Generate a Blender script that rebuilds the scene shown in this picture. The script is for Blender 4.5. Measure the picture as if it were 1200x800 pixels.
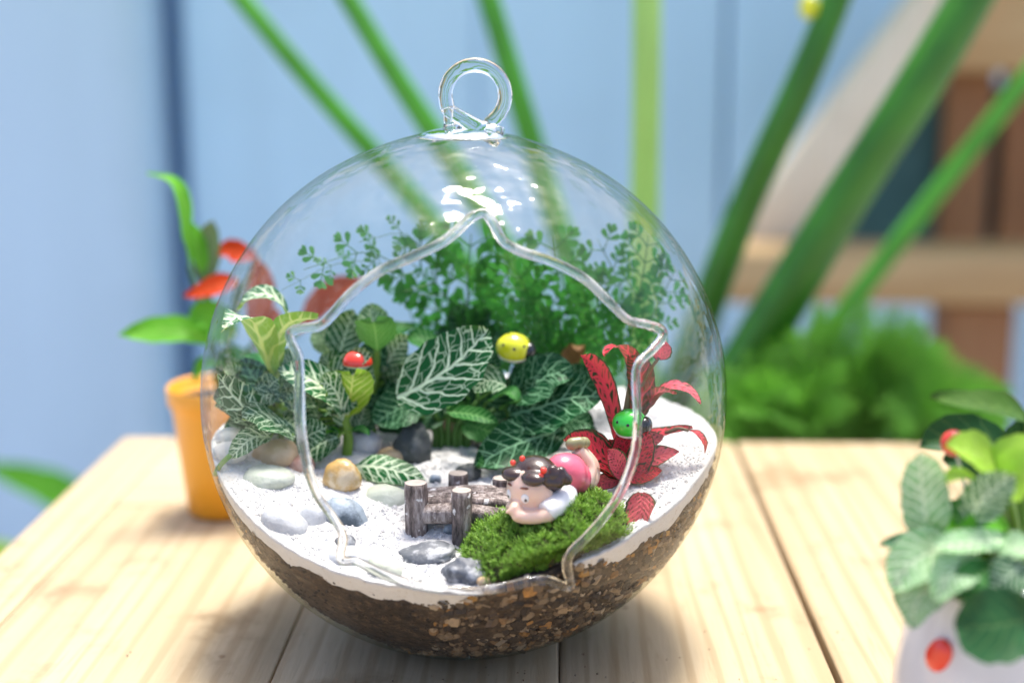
import bpy, bmesh, math, random
from mathutils import Vector as V, Matrix, noise
random.seed(7)
for o in list(bpy.data.objects): bpy.data.objects.remove(o)
SC = bpy.context.scene
S = 0.01                      # everything below is written in centimetres
R = math.radians
# ------------------------------------------------------------------ camera
CAM = V((2.698, -42.550, 18.574)); PSI, PIT, FPX = R(1.6793), R(12.1863), 1666.67
cd = bpy.data.cameras.new('camera'); cam = bpy.data.objects.new('camera', cd)
SC.collection.objects.link(cam); SC.camera = cam
cam.location = CAM*S; cam.rotation_euler = (R(90)-PIT, 0, PSI)
cd.lens = 50; cd.sensor_width = 36; cd.clip_start = 0.01; cd.clip_end = 200
cd.dof.use_dof = True; cd.dof.focus_distance = 0.405; cd.dof.aperture_fstop = 4.8
# ------------------------------------------------------------------ light
SUN_EL, SUN_AZ = 76, 24       # elevation; degrees from +Y (behind the globe) towards +X
w = bpy.data.worlds.new('World'); SC.world = w; w.use_nodes = True
nt = w.node_tree; sky = nt.nodes.new('ShaderNodeTexSky'); sky.sky_type = 'NISHITA'; sky.sun_disc = False
sky.sun_elevation = R(SUN_EL); sky.sun_rotation = R(SUN_AZ); sky.air_density = 0.5; sky.dust_density = 2.6; sky.ozone_density = 0.4
bg = nt.nodes['Background']; bg.inputs['Strength'].default_value = 0.15
nt.links.new(sky.outputs[0], bg.inputs['Color'])
sl = bpy.data.lights.new('sun', 'SUN'); sun = bpy.data.objects.new('sun', sl); SC.collection.objects.link(sun)
sl.energy = 2.0; sl.angle = R(15); sl.color = (1.0, 0.95, 0.87)
sdir = V((math.sin(R(SUN_AZ))*math.cos(R(SUN_EL)), math.cos(R(SUN_AZ))*math.cos(R(SUN_EL)), math.sin(R(SUN_EL))))
sun.rotation_euler = sdir.to_track_quat('Z', 'Y').to_euler(); sun.location = sdir*3
SC.view_settings.view_transform = 'Standard'; SC.view_settings.look = 'None'
SC.view_settings.exposure = 1.56; SC.view_settings.gamma = 1
SC.render.engine = 'CYCLES'
SC.cycles.max_bounces = 16; SC.cycles.transparent_max_bounces = 24; SC.cycles.transmission_bounces = 12
SC.cycles.caustics_reflective = False; SC.cycles.caustics_refractive = False

# ------------------------------------------------------------------ helpers
rx = V((math.cos(PSI), math.sin(PSI), 0)); fw = V((-math.sin(PSI)*math.cos(PIT), math.cos(PSI)*math.cos(PIT), -math.sin(PIT))); up = rx.cross(fw)
def ray(x, y): return (rx*(x-600)+up*(400-y)+fw*FPX).normalized()
def P(x, y, Y):                     # where the sight line meets depth Y
    v = ray(x, y); return CAM+v*((Y-CAM.y)/v.y)
def PZ(x, y, z):
    v = ray(x, y); return CAM+v*((z-CAM.z)/v.z)
GC = V((0, 0, 7.7)); GR = 8.0
def PS(x, y, r=GR):
    v = ray(x, y); o = CAM-GC; b = o.dot(v); D = b*b-(o.length_squared-r*r)
    return CAM+v*(-b-math.sqrt(max(D, 0)))
def clampin(p, r=7.72):
    d = p-GC
    return GC+d*(r/d.length) if d.length > r else p
def nz(p, s=1.0, seed=0.0): return noise.noise(V((p[0]*s+seed, p[1]*s+seed*1.7, p[2]*s-seed)))
ORG = {}
def tag(o, label=None, cat=None, group=None, kind=None):
    if label: o['label'] = label
    if cat: o['category'] = cat
    if group: o['group'] = group
    if kind: o['kind'] = kind
    return o
def thing(name, origin, label, cat, group=None):
    o = bpy.data.objects.new(name, None); SC.collection.objects.link(o)
    o.empty_display_size = 0.01
    o.location = V(origin)*S; ORG[o] = V(origin)
    return tag(o, label, cat, group)
class MB:
    def __init__(s): s.v = []; s.f = []; s.uv = {}; s.uv2 = {}; s.col = {}
    def add(s, vs, fs, uv=None, uv2=None, col=None):
        n = len(s.v); s.v += [V(p) for p in vs]
        for f in fs: s.f.append(tuple(i+n for i in f))
        if uv:
            for i, t in enumerate(uv): s.uv[n+i] = t
        if uv2:
            for i, t in enumerate(uv2): s.uv2[n+i] = t
        if col:
            for i in range(len(vs)): s.col[n+i] = col
        return s
    def build(s, name, mat, parent=None, origin=None, smooth=True, bevel=0, seg=2):
        if origin is None: origin = ORG[parent] if parent else V((0, 0, 0))
        origin = V(origin)
        me = bpy.data.meshes.new(name); me.from_pydata([(p-origin)*S for p in s.v], [], s.f)
        if s.uv:
            for nm, d in (('UVMap', s.uv), ('rel', s.uv2)):
                l = me.uv_layers.new(name=nm)
                for lp in me.loops: l.data[lp.index].uv = d.get(lp.vertex_index, (0, 0))
        if s.col:
            a = me.color_attributes.new('Col', 'FLOAT_COLOR', 'POINT')
            for i, c in s.col.items(): a.data[i].color = (*c, 1)
        if smooth: me.shade_smooth()
        for m in (mat if isinstance(mat, (list, tuple)) else [mat]): me.materials.append(m)
        o = bpy.data.objects.new(name, me); SC.collection.objects.link(o)
        if parent: o.parent = parent
        else: o.location = origin*S
        ORG[o] = origin
        if bevel:
            b = o.modifiers.new('bevel', 'BEVEL'); b.width = bevel*S; b.segments = seg; b.limit_method = 'ANGLE'
        me.update(); return o
    # --- shapes
    def box(s, lo, hi, rot=None, piv=None):
        x0, y0, z0 = lo; x1, y1, z1 = hi
        vs = [V((x, y, z)) for z in (z0, z1) for x, y in ((x0, y0), (x1, y0), (x1, y1), (x0, y1))]
        if rot: vs = [rot @ (p-piv)+piv for p in vs]
        return s.add(vs, [(3, 2, 1, 0), (4, 5, 6, 7), (0, 1, 5, 4), (1, 2, 6, 5), (2, 3, 7, 6), (3, 0, 4, 7)])
    def ell(s, c, r, M=None, nu=20, nv=12, fn=None):
        c = V(c); r = V(r) if not isinstance(r, (int, float)) else V((r, r, r)); vs = []
        for j in range(nv+1):
            t = math.pi*j/nv
            for i in range(nu):
                a = 2*math.pi*i/nu; d = V((math.sin(t)*math.cos(a), math.sin(t)*math.sin(a), math.cos(t)))
                p = V((d.x*r.x, d.y*r.y, d.z*r.z))
                if fn: p = p*fn(d)
                if M: p = M @ p
                vs.append(c+p)
        fs = [(j*nu+i, (j+1)*nu+i, (j+1)*nu+(i+1) % nu, j*nu+(i+1) % nu) for j in range(nv) for i in range(nu)]
        return s.add(vs, fs)
    def tube(s, pts, rad, n=10, cap=True, fn=None):
        pts = [V(p) for p in pts]; m = len(pts); vs = []; fs = []
        if not isinstance(rad, (list, tuple)): rad = [rad]*m
        ref = None
        for k in range(m):
            t = (pts[min(k+1, m-1)]-pts[max(k-1, 0)]).normalized()
            if ref is None:
                ref = V((0, 0, 1)) if abs(t.z) < .9 else V((1, 0, 0))
            a = (ref-t*ref.dot(t)).normalized(); b = t.cross(a); ref = a
            for i in range(n):
                q = 2*math.pi*i/n; rr = rad[k]*(fn(q, k/(m-1)) if fn else 1)
                vs.append(pts[k]+a*(rr*math.cos(q))+b*(rr*math.sin(q)))
        for k in range(m-1):
            for i in range(n): fs.append((k*n+i, k*n+(i+1) % n, (k+1)*n+(i+1) % n, (k+1)*n+i))
        if cap: fs += [tuple(range(n-1, -1, -1)), tuple((m-1)*n+i for i in range(n))]
        return s.add(vs, fs)
    def lathe(s, c, prof, n=48, cap0=False):
        c = V(c); vs = []; m = len(prof)
        for r, z in prof:
            for i in range(n):
                a = 2*math.pi*i/n; vs.append(c+V((r*math.cos(a), r*math.sin(a), z)))
        fs = [(k*n+i, k*n+(i+1) % n, (k+1)*n+(i+1) % n, (k+1)*n+i) for k in range(m-1) for i in range(n)]
        if cap0: fs.append(tuple(range(n-1, -1, -1)))
        return s.add(vs, fs)
def spline(pts, n):                       # Catmull-Rom through the points
    pts = [V(p) for p in pts]
    if len(pts) == 2: return [pts[0].lerp(pts[1], i/(n-1)) for i in range(n)]
    q = [pts[0]*2-pts[1]]+pts+[pts[-1]*2-pts[-2]]; out = []
    for i in range(n):
        t = i/(n-1)*(len(pts)-1); k = min(int(t), len(pts)-2); t -= k
        a, b, c, d = q[k:k+4]
        out.append(0.5*((2*b)+(c-a)*t+(2*a-5*b+4*c-d)*t*t+(3*b-a-3*c+d)*t**3))
    return out
def lprof(u, kind='ovate'):
    if kind == 'ovate': return (max(u, 0)**.62*max(1-u, 0)**.72)/0.405
    if kind == 'lance': return (max(u, 0)**.8*max(1-u, 0)**.9)/0.31
    return (max(u, 0)**.5*max(1-u, 0)**.5)/0.5
def leaf(mb, pts, w, n, kind='ovate', cup=.12, wav=.05, nu=14, nv=8, clamp=True, seed=None):
    """one leaf blade: centre line through pts (base first), full width w, n = the way its upper side looks"""
    c = spline(pts, nu+1); L = sum((c[i+1]-c[i]).length for i in range(nu)); n = V(n)
    ch = (c[-1]-c[0]).normalized(); side = ch.cross(n).normalized()
    sd = random.random()*50 if seed is None else seed
    vs = []; uv = []; uv2 = []
    for i in range(nu+1):
        u = i/nu; T = (c[min(i+1, nu)]-c[max(i-1, 0)]).normalized()
        sv = (side-T*side.dot(T)).normalized(); N = sv.cross(T)
        hw = w/2*max(lprof(.012+.982*u, kind), .02)
        for j in range(nv+1):
            v = -1+2*j/nv
            off = cup*w*v*v+wav*w*abs(v)**1.5*math.sin(u*9+sd+v*1.3)+.03*w*math.cos(u*44-abs(v)*5)*(1-abs(v))*(.3 if kind != 'ovate' else 1)
            p = c[i]+sv*(hw*v*(1+.04*math.sin(u*31+sd)))+N*off
            vs.append(clampin(p) if clamp else p)
            uv.append((u, .5+hw*v/L)); uv2.append((u, v*.5+.5))
    k = nv+1
    fs = [(i*k+j, i*k+j+1, (i+1)*k+j+1, (i+1)*k+j) for i in range(nu) for j in range(nv)]
    return mb.add(vs, fs, uv, uv2)

# ------------------------------------------------------------------ materials
def newmat(name):
    m = bpy.data.materials.new(name); m.use_nodes = True; t = m.node_tree
    return m, t, t.nodes['Principled BSDF'], t.nodes['Material Output']
class G:                                    # tiny node-graph writer
    def __init__(s, t): s.t = t
    def n(s, k, **kw):
        x = s.t.nodes.new('ShaderNode'+k)
        for a, b in kw.items(): setattr(x, a, b)
        return x
    def put(s, sock, val):
        if isinstance(val, bpy.types.NodeSocket): s.t.links.new(val, sock)
        else:
            try: sock.default_value = val
            except Exception: sock.default_value = (*val, 1)
    def m(s, op, a, b=0.0, c=None, clamp=False):
        x = s.n('Math', operation=op, use_clamp=clamp); s.put(x.inputs[0], a); s.put(x.inputs[1], b)
        if c is not None: s.put(x.inputs[2], c)
        return x.outputs[0]
    def mix(s, f, a, b, mode='MIX'):
        x = s.n('Mix', data_type='RGBA', blend_type=mode); s.put(x.inputs[0], f); s.put(x.inputs[6], a); s.put(x.inputs[7], b)
        return x.outputs[2]
    def noise(s, vec, scale, det=3, rough=.5, out=0):
        x = s.n('TexNoise'); s.put(x.inputs['Vector'], vec) if vec is not None else 0
        x.inputs['Scale'].default_value = scale; x.inputs['Detail'].default_value = det; x.inputs['Roughness'].default_value = rough
        return x.outputs[out]
    def ramp(s, f, stops):
        x = s.n('ValToRGB'); s.put(x.inputs[0], f); e = x.color_ramp.elements
        while len(e) < len(stops): e.new(.5)
        for i, (p, c) in enumerate(stops): e[i].position = p; e[i].color = (*c, 1) if len(c) == 3 else c
        return x.outputs[0]
    def smooth(s, x, lo, hi):               # 0 below lo, 1 above hi
        y = s.n('MapRange', interpolation_type='SMOOTHSTEP'); s.put(y.inputs[0], x); s.put(y.inputs[1], lo); s.put(y.inputs[2], hi)
        return y.outputs[0]
    def bump(s, h, d, st=1.0):
        x = s.n('Bump'); x.inputs['Strength'].default_value = st; x.inputs['Distance'].default_value = d; s.put(x.inputs['Height'], h)
        return x.outputs[0]
    def obj(s, sc=(100, 100, 100)):         # object coordinates in centimetres
        tc = s.n('TexCoord'); mp = s.n('Mapping'); mp.inputs['Scale'].default_value = sc
        s.t.links.new(tc.outputs['Object'], mp.inputs[0]); return mp.outputs[0]
def plain(name, col, rough=.5, var=.15, scale=2.0, spec=.5, bump=0, bscale=8, sss=0, coat=0, trans=0):
    m, t, b, out = newmat(name); g = G(t); o = g.obj()
    f = g.noise(o, scale, 4)
    c = g.mix(f, tuple(x*(1-var) for x in col), tuple(min(1, x*(1+var)) for x in col))
    g.put(b.inputs['Base Color'], c); b.inputs['Roughness'].default_value = rough; b.inputs['Specular IOR Level'].default_value = spec
    if bump: g.put(b.inputs['Normal'], g.bump(g.noise(o, bscale, 5), bump*S))
    if coat: b.inputs['Coat Weight'].default_value = coat; b.inputs['Coat Roughness'].default_value = .08
    if sss:
        b.inputs['Subsurface Weight'].default_value = sss; b.inputs['Subsurface Radius'].default_value = (.004, .0015, .0008); b.inputs['Subsurface Scale'].default_value = .5
    if trans:
        tr = g.n('BsdfTranslucent'); g.put(tr.inputs[0], g.mix(.5, c, tuple(min(1, x*1.8) for x in col))); mx = g.n('MixShader'); mx.inputs[0].default_value = trans
        t.links.new(b.outputs[0], mx.inputs[1]); t.links.new(tr.outputs[0], mx.inputs[2]); t.links.new(mx.outputs[0], out.inputs[0])
    return m
def veined(name, dark, vein, under, undervein, N=8.0, lw=.030, net=.8, netw=.07, trans=.25, slope=.95, spots=False, edge=None, mid=None):
    """a two-sided leaf with a pale midrib, side veins and the net between them; the rear side has its own colour"""
    m, t, b, out = newmat(name); g = G(t)
    uv = g.n('UVMap', uv_map='UVMap').outputs[0]; rel = g.n('UVMap', uv_map='rel').outputs[0]
    oi = g.n('ObjectInfo').outputs['Random']
    sh = g.n('VectorMath', operation='ADD'); g.put(sh.inputs[0], uv); cb = g.n('CombineXYZ'); g.put(cb.inputs[2], g.m('MULTIPLY', oi, 37)); g.put(sh.inputs[1], cb.outputs[0])
    wn = g.noise(sh.outputs[0], 7, 3)
    sx = g.n('SeparateXYZ'); g.put(sx.inputs[0], uv); u, y = sx.outputs[0], g.m('SUBTRACT', sx.outputs[1], .5)
    sr = g.n('SeparateXYZ'); g.put(sr.inputs[0], rel); vr = g.m('ABSOLUTE', g.m('MULTIPLY', g.m('SUBTRACT', sr.outputs[1], .5), 2))
    wob = g.m('MULTIPLY', g.m('SUBTRACT', wn, .5), .09)
    a = g.m('ABSOLUTE', y); sg = g.m('MULTIPLY', g.m('SIGN', y), .25)
    tt = g.m('ADD', g.m('SUBTRACT', u, g.m('MULTIPLY', a, slope)), wob)
    ph = g.m('ADD', g.m('MULTIPLY', tt, N), sg)
    d = g.m('DIVIDE', g.m('ABSOLUTE', g.m('SUBTRACT', g.m('FRACT', ph), .5)), N)      # distance to a side vein
    taper = g.m('SUBTRACT', 1.15, g.m('MULTIPLY', vr, .75))
    lat = g.m('SUBTRACT', 1, g.smooth(d, g.m('MULTIPLY', taper, lw*.35), g.m('MULTIPLY', taper, lw)))
    mw = g.m('ADD', .008, g.m('MULTIPLY', g.m('SUBTRACT', 1, u), lw*.9))
    mid_m = g.m('SUBTRACT', 1, g.smooth(a, g.m('MULTIPLY', mw, .45), mw))
    cv = g.n('CombineXYZ'); g.put(cv.inputs[0], g.m('MULTIPLY', ph, 1.0)); g.put(cv.inputs[1], g.m('MULTIPLY', g.m('ADD', y, wob), N*1.5)); g.put(cv.inputs[2], g.m('MULTIPLY', oi, 9))
    vo = g.n('TexVoronoi', feature='DISTANCE_TO_EDGE', voronoi_dimensions='3D'); g.put(vo.inputs['Vector'], cv.outputs[0]); vo.inputs['Scale'].default_value = 1.35
    nt_ = g.m('MULTIPLY', g.m('SUBTRACT', 1, g.smooth(vo.outputs[0], netw*.3, netw*1.4)), net)
    vm = g.m('MAXIMUM', g.m('MAXIMUM', lat, mid_m), nt_)
    vm = g.m('MULTIPLY', vm, g.m('ADD', .72, g.m('MULTIPLY', wn, .5)), clamp=True)
    dk = g.mix(g.noise(sh.outputs[0], 4, 2), tuple(x*.7 for x in dark), tuple(x*1.4 for x in dark))
    c = g.mix(vm, dk, vein)
    if mid: c = g.mix(g.m('MULTIPLY', mid_m, .8), c, mid)
    if edge: c = g.mix(g.smooth(g.m('ADD', vr, g.m('MULTIPLY', wob, 1.5)), .80, .93), c, edge)
    cu = g.mix(g.m('MAXIMUM', g.m('MULTIPLY', lat, .7), mid_m), under, undervein)
    geo = g.n('NewGeometry').outputs['Backfacing']
    cc = g.mix(geo, c, cu)
    g.put(b.inputs['Base Color'], cc); b.inputs['Roughness'].default_value = .46; b.inputs['Specular IOR Level'].default_value = .16
    hgt = g.m('SUBTRACT', 1, g.m('ADD', g.m('MULTIPLY', lat, .7), g.m('MULTIPLY', mid_m, .8)))
    g.put(b.inputs['Normal'], g.bump(hgt, .03*S, .8))
    tr = g.n('BsdfTranslucent'); g.put(tr.inputs[0], g.mix(.55, c, cu))
    mx = g.n('MixShader'); mx.inputs[0].default_value = trans
    t.links.new(b.outputs[0], mx.inputs[1]); t.links.new(tr.outputs[0], mx.inputs[2]); t.links.new(mx.outputs[0], out.inputs[0])
    return m
M = {}
WHITE_V = (.66, .82, .56)
M['fit'] = veined('fittonia_leaf', (.002, .074, .018), WHITE_V, (.20, .36, .03), (.40, .50, .07), N=6, lw=.022, net=.6, netw=.040, trans=.14)
M['fit_pale'] = veined('fittonia_young_leaf', (.004, .11, .026), (.74, .87, .60), (.23, .40, .025), (.42, .52, .07), N=7, lw=.034, net=.65, netw=.06, trans=.2)
M['fit_dark'] = veined('fittonia_old_leaf', (.002, .048, .012), (.25, .50, .27), (.06, .17, .04), (.2, .34, .1), N=6.5, lw=.014, net=.55, netw=.034, trans=.07)
M['fit_plain'] = veined('fittonia_green_leaf', (.02, .15, .025), (.22, .50, .16), (.08, .24, .04), (.2, .4, .1), N=9, lw=.020, net=.25, netw=.05, trans=.3)
M['fit_red'] = veined('fittonia_red_leaf', (.022, .035, .016), (.82, .05, .085), (.10, .10, .05), (.5, .10, .10), N=9, lw=.030, net=1.0, netw=.19, trans=.35, edge=(.03, .07, .03))
M['fit_pink'] = veined('fittonia_pink_leaf', (.10, .06, .04), (.82, .13, .17), (.16, .10, .05), (.5, .12, .12), N=9, lw=.04, net=1.0, netw=.24, trans=.3, edge=(.04, .10, .04))
M['fit_silver'] = veined('fittonia_silver_leaf', (.20, .43, .17), (.66, .80, .54), (.35, .5, .3), (.5, .6, .4), N=8, lw=.03, net=.5, netw=.1)
M['dark_leaf'] = veined('dark_round_leaf', (.020, .085, .028), (.07, .16, .05), (.05, .10, .02), (.12, .2, .05), N=6, lw=.018, net=.12, netw=.04, trans=.1)
M['lime'] = veined('lime_leaf', (.36, .60, .07), (.46, .70, .14), (.35, .58, .08), (.5, .7, .15), N=5, lw=.012, net=.0, netw=.03, trans=.4)
M['bright'] = veined('bright_green_leaf', (.13, .46, .03), (.25, .58, .08), (.2, .5, .05), (.3, .6, .1), N=6, lw=.012, net=.0, netw=.03, trans=.4)
M['olive'] = veined('olive_leaf', (.05, .12, .015), (.09, .18, .03), (.08, .14, .02), (.1, .18, .03), N=6, lw=.012, net=0, netw=.03, trans=.15)
M['greygreen'] = veined('grey_green_leaf', (.14, .22, .10), (.2, .3, .14), (.2, .26, .12), (.2, .3, .14), N=6, lw=.012, net=0, netw=.03, trans=.15)
M['orange_leaf'] = veined('orange_red_leaf', (.55, .045, .006), (.6, .10, .02), (.50, .06, .01), (.6, .1, .02), N=6, lw=.014, net=0, netw=.03, trans=.3)
M['rust_leaf'] = veined('rust_leaf', (.34, .060, .015), (.40, .09, .03), (.3, .08, .04), (.4, .1, .05), N=6, lw=.014, net=.1, netw=.03, trans=.3)
M['stem'] = plain('plant_stem', (.20, .36, .05), .5, .25, trans=.25)
M['stem_dark'] = plain('plant_stem_dark', (.06, .17, .025), .5, .3, trans=.1)
M['stem_red'] = plain('plant_stem_red', (.16, .12, .05), .5, .3)
M['fern'] = plain('fern_leaflet', (.038, .19, .030), .5, .4, 1.2, trans=.40)
M['bush'] = plain('bush_leaflet', (.15, .40, .040), .6, .75, .30, trans=.4)
M['moss'] = plain('moss_blade', (.19, .345, .040), .6, .8, 3.2, trans=.35)
M['moss_base'] = plain('moss_base', (.055, .060, .018), .9, .4, 4, bump=.06)
M['dry'] = plain('dry_leaf', (.34, .17, .06), .7, .4, 4, trans=.2)

def wood(name, c1, c2, c3, along='Y', rough=.65, worn=.35):
    m, t, b, out = newmat(name); g = G(t)
    sc = {'Y': (100, 6, 100), 'X': (6, 100, 100), 'Z': (100, 100, 6)}[along]
    tc = g.n('TexCoord'); oi = g.n('ObjectInfo').outputs['Random']
    mp = g.n('Mapping'); mp.inputs['Scale'].default_value = sc; t.links.new(tc.outputs['Object'], mp.inputs[0])
    ad = g.n('VectorMath', operation='ADD'); g.put(ad.inputs[0], mp.outputs[0]); cb = g.n('CombineXYZ'); g.put(cb.inputs[2], g.m('MULTIPLY', oi, 90)); g.put(cb.inputs[0], g.m('MULTIPLY', oi, 31)); g.put(ad.inputs[1], cb.outputs[0])
    gr = g.noise(ad.outputs[0], .55, 6, .62); fine = g.noise(ad.outputs[0], 5, 4, .6)
    wv = g.n('TexWave', wave_type='BANDS', bands_direction='X' if along != 'X' else 'Y'); g.put(wv.inputs['Vector'], ad.outputs[0]); wv.inputs['Scale'].default_value = .35; wv.inputs['Distortion'].default_value = 9; wv.inputs['Detail'].default_value = 3; wv.inputs['Detail Scale'].default_value = .8
    c = g.mix(g.smooth(gr, .3, .72), c1, c2)
    c = g.mix(g.m('MULTIPLY', g.smooth(wv.outputs[1], .66, .98), .42), c, c3)
    c = g.mix(g.m('MULTIPLY', g.smooth(fine, .54, .78), .45), c, c3)
    o = g.obj()
    blot = g.noise(o, .22, 5, .65)
    c = g.mix(g.m('MULTIPLY', g.smooth(blot, .53, .74), worn), c, tuple(x*.62 for x in c3))
    vo = g.n('TexVoronoi'); g.put(vo.inputs['Vector'], o); vo.inputs['Scale'].default_value = .42
    dn = g.noise(o, 5, 3)
    spot = g.m('SUBTRACT', 1, g.smooth(g.m('ADD', vo.outputs[0], g.m('MULTIPLY', g.m('SUBTRACT', dn, .5), .14)), .03, .075))
    c = g.mix(g.m('MULTIPLY', spot, .75), c, (.16, .085, .035))
    c = g.mix(g.m('MULTIPLY', g.m('SUBTRACT', oi, .5), .35), c, c2)
    g.put(b.inputs['Base Color'], c); b.inputs['Roughness'].default_value = rough; b.inputs['Specular IOR Level'].default_value = .3
    g.put(b.inputs['Normal'], g.bump(g.m('ADD', fine, g.m('MULTIPLY', gr, .6)), .035*S, .8))
    return m
M['table'] = wood('table_wood', (.44, .335, .200), (.53, .42, .27), (.29, .185, .085), worn=.9)
M['table_x'] = wood('table_wood_cross', (.48, .37, .235), (.56, .445, .30), (.37, .25, .125), along='X')
M['bench'] = wood('bench_wood', (.50, .32, .15), (.58, .40, .21), (.36, .2, .08), along='X')
M['bench_pale'] = wood('bench_pale_wood', (.82, .70, .54), (.86, .76, .61), (.7, .55, .38), along='Z')
M['bench_dark'] = wood('bench_brown_wood', (.30, .13, .055), (.36, .18, .08), (.22, .1, .04), along='Z')
M['teal'] = plain('dark_gap_teal', (.04, .12, .12), .6, .3, .2)
M['table_leg'] = wood('table_leg_wood', (.45, .34, .21), (.52, .4, .26), (.36, .24, .12), along='Z')

def thin_glass():
    m, t, b, out = newmat('clear_glass_wall'); g = G(t); t.nodes.remove(b)
    lw = g.n('LayerWeight'); lw.inputs['Blend'].default_value = .5; f = lw.outputs['Facing']
    o = g.obj((100, 100, 42)); o2 = g.obj((70, 100, 220)); nb = g.bump(g.m('ADD', g.noise(o, .75, 2), g.m('MULTIPLY', g.noise(o2, .75, 2), .42)), .24*S, 1.0)
    f5 = g.m('POWER', f, 5.0); F = g.m('ADD', .045, g.m('MULTIPLY', f5, .955)); F = g.m('DIVIDE', g.m('MULTIPLY', F, 2), g.m('ADD', F, 1))
    F = g.m('MULTIPLY', F, .34)
    tr = g.n('BsdfTransparent'); g.put(tr.inputs[0], g.mix(g.m('POWER', f, 4.5), (.985, .99, .985), (.60, .62, .52)))
    gl = g.n('BsdfGlossy'); gl.inputs['Roughness'].default_value = .05; g.put(gl.inputs['Normal'], nb); gl.inputs['Color'].default_value = (1, 1, 1, 1)
    mx = g.n('MixShader'); g.put(mx.inputs[0], F); t.links.new(tr.outputs[0], mx.inputs[1]); t.links.new(gl.outputs[0], mx.inputs[2])
    t.links.new(mx.outputs[0], out.inputs[0]); return m
def thick_glass():
    m, t, b, out = newmat('clear_glass_rod'); g = G(t); t.nodes.remove(b)
    o = g.obj(); gl = g.n('BsdfGlass'); gl.inputs['IOR'].default_value = 1.48; gl.inputs['Roughness'].default_value = .01; gl.inputs['Color'].default_value = (.985, .99, .985, 1)
    g.put(gl.inputs['Normal'], g.bump(g.noise(o, 2.2, 2), .04*S, .5))
    t.links.new(gl.outputs[0], out.inputs[0]); return m
M['glass'] = thin_glass(); M['rod'] = thick_glass()
def rim_glass():                           # clear fire-polished edge; white mixed in by patches paints its bright sky reflections
    m = thick_glass(); m.name = 'white_glint_glass_rim'; t = m.node_tree; g = G(t); gl = t.nodes['Glass BSDF']; out = t.nodes['Material Output']
    df = g.n('BsdfPrincipled'); df.inputs['Base Color'].default_value = (.93, .93, .90, 1); df.inputs['Roughness'].default_value = .12
    mx = g.n('MixShader'); g.put(mx.inputs[0], g.m('ADD', .02, g.m('MULTIPLY', g.smooth(g.noise(g.obj(), 1.0, 3), .48, .66), .30)))
    t.links.new(gl.outputs[0], mx.inputs[1]); t.links.new(df.outputs[0], mx.inputs[2]); t.links.new(mx.outputs[0], out.inputs[0]); return m
M['rim'] = rim_glass()

def sandmat():
    m, t, b, out = newmat('white_sand'); g = G(t); o = g.obj()
    n1 = g.noise(o, 14, 5, .7); n2 = g.noise(o, .9, 4)
    c = g.mix(n1, (.62, .61, .60), (.80, .79, .77)); c = g.mix(g.m('MULTIPLY', g.smooth(n2, .55, .72), .35), c, (.60, .58, .54)); c = g.mix(g.m('MULTIPLY', g.smooth(g.noise(o, 7, 4, .6), .58, .70), .45), c, (.42, .35, .27))
    g.put(b.inputs['Base Color'], c); b.inputs['Roughness'].default_value = .85; b.inputs['Specular IOR Level'].default_value = .2
    g.put(b.inputs['Normal'], g.bump(n1, .05*S, 1)); return m
def soilmat():
    m, t, b, out = newmat('potting_soil'); g = G(t); o = g.obj()
    n1 = g.noise(o, 3.5, 6, .72); n2 = g.noise(o, .35, 3)
    c = g.ramp(n1, [(.36, (.010, .007, .005)), (.52, (.040, .026, .016)), (.62, (.11, .07, .04)), (.76, (.28, .19, .11))])
    c = g.mix(g.smooth(n2, .42, .62), c, g.mix(.35, c, (.12, .075, .04)))
    g.put(b.inputs['Base Color'], c); b.inputs['Roughness'].default_value = .8
    g.put(b.inputs['Normal'], g.bump(n1, .12*S, 1)); return m
def colmat(name, rough=.7, bump=.05):
    m, t, b, out = newmat(name); g = G(t); o = g.obj()
    at = g.n('Attribute', attribute_name='Col'); c = g.mix(g.noise(o, 9, 4), (.6, .6, .6), (1.2, 1.2, 1.2)); c = g.mix(1.0, at.outputs['Color'], c, 'MULTIPLY')
    g.put(b.inputs['Base Color'], c); b.inputs['Roughness'].default_value = rough
    g.put(b.inputs['Normal'], g.bump(g.noise(o, 12, 4), bump*S)); return m
M['sand'] = sandmat(); M['soil'] = soilmat(); M['grain'] = colmat('gravel_grain')
def stone(name, col, spot, amt=.5, sc=1.6, rough=.55):
    m, t, b, out = newmat(name); g = G(t); o = g.obj(); n1 = g.noise(o, sc, 5, .6); n2 = g.noise(o, 9, 4)
    c = g.mix(g.m('MULTIPLY', g.smooth(n1, .46, .62), amt), col, spot); c = g.mix(g.m('MULTIPLY', g.smooth(n2, .55, .75), .35), c, tuple(x*.6 for x in col))
    g.put(b.inputs['Base Color'], c); b.inputs['Roughness'].default_value = rough; g.put(b.inputs['Normal'], g.bump(n2, .03*S, .7)); return m
M['st_grey'] = stone('grey_pebble', (.42, .44, .47), (.56, .57, .58), .5)
M['st_blue'] = stone('blue_grey_pebble', (.34, .40, .45), (.055, .075, .09), .95, .75)
M['st_dark'] = stone('dark_pebble', (.05, .06, .06), (.14, .15, .15), .6)
M['st_speck'] = stone('speckled_pebble', (.12, .13, .145), (.46, .47, .48), .75, 2.4)
M['st_white'] = stone('white_pebble', (.62, .60, .54), (.74, .72, .66), .5)
M['st_green'] = stone('greenish_pebble', (.46, .50, .40), (.6, .62, .54), .5)
M['st_tan'] = stone('tan_pebble', (.52, .36, .20), (.62, .48, .32), .6)
M['st_amber'] = stone('amber_pebble', (.50, .31, .10), (.70, .58, .40), .8, 1.1, .3)
M['st_pink'] = stone('pink_pebble', (.45, .22, .16), (.6, .45, .38), .5)
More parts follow.
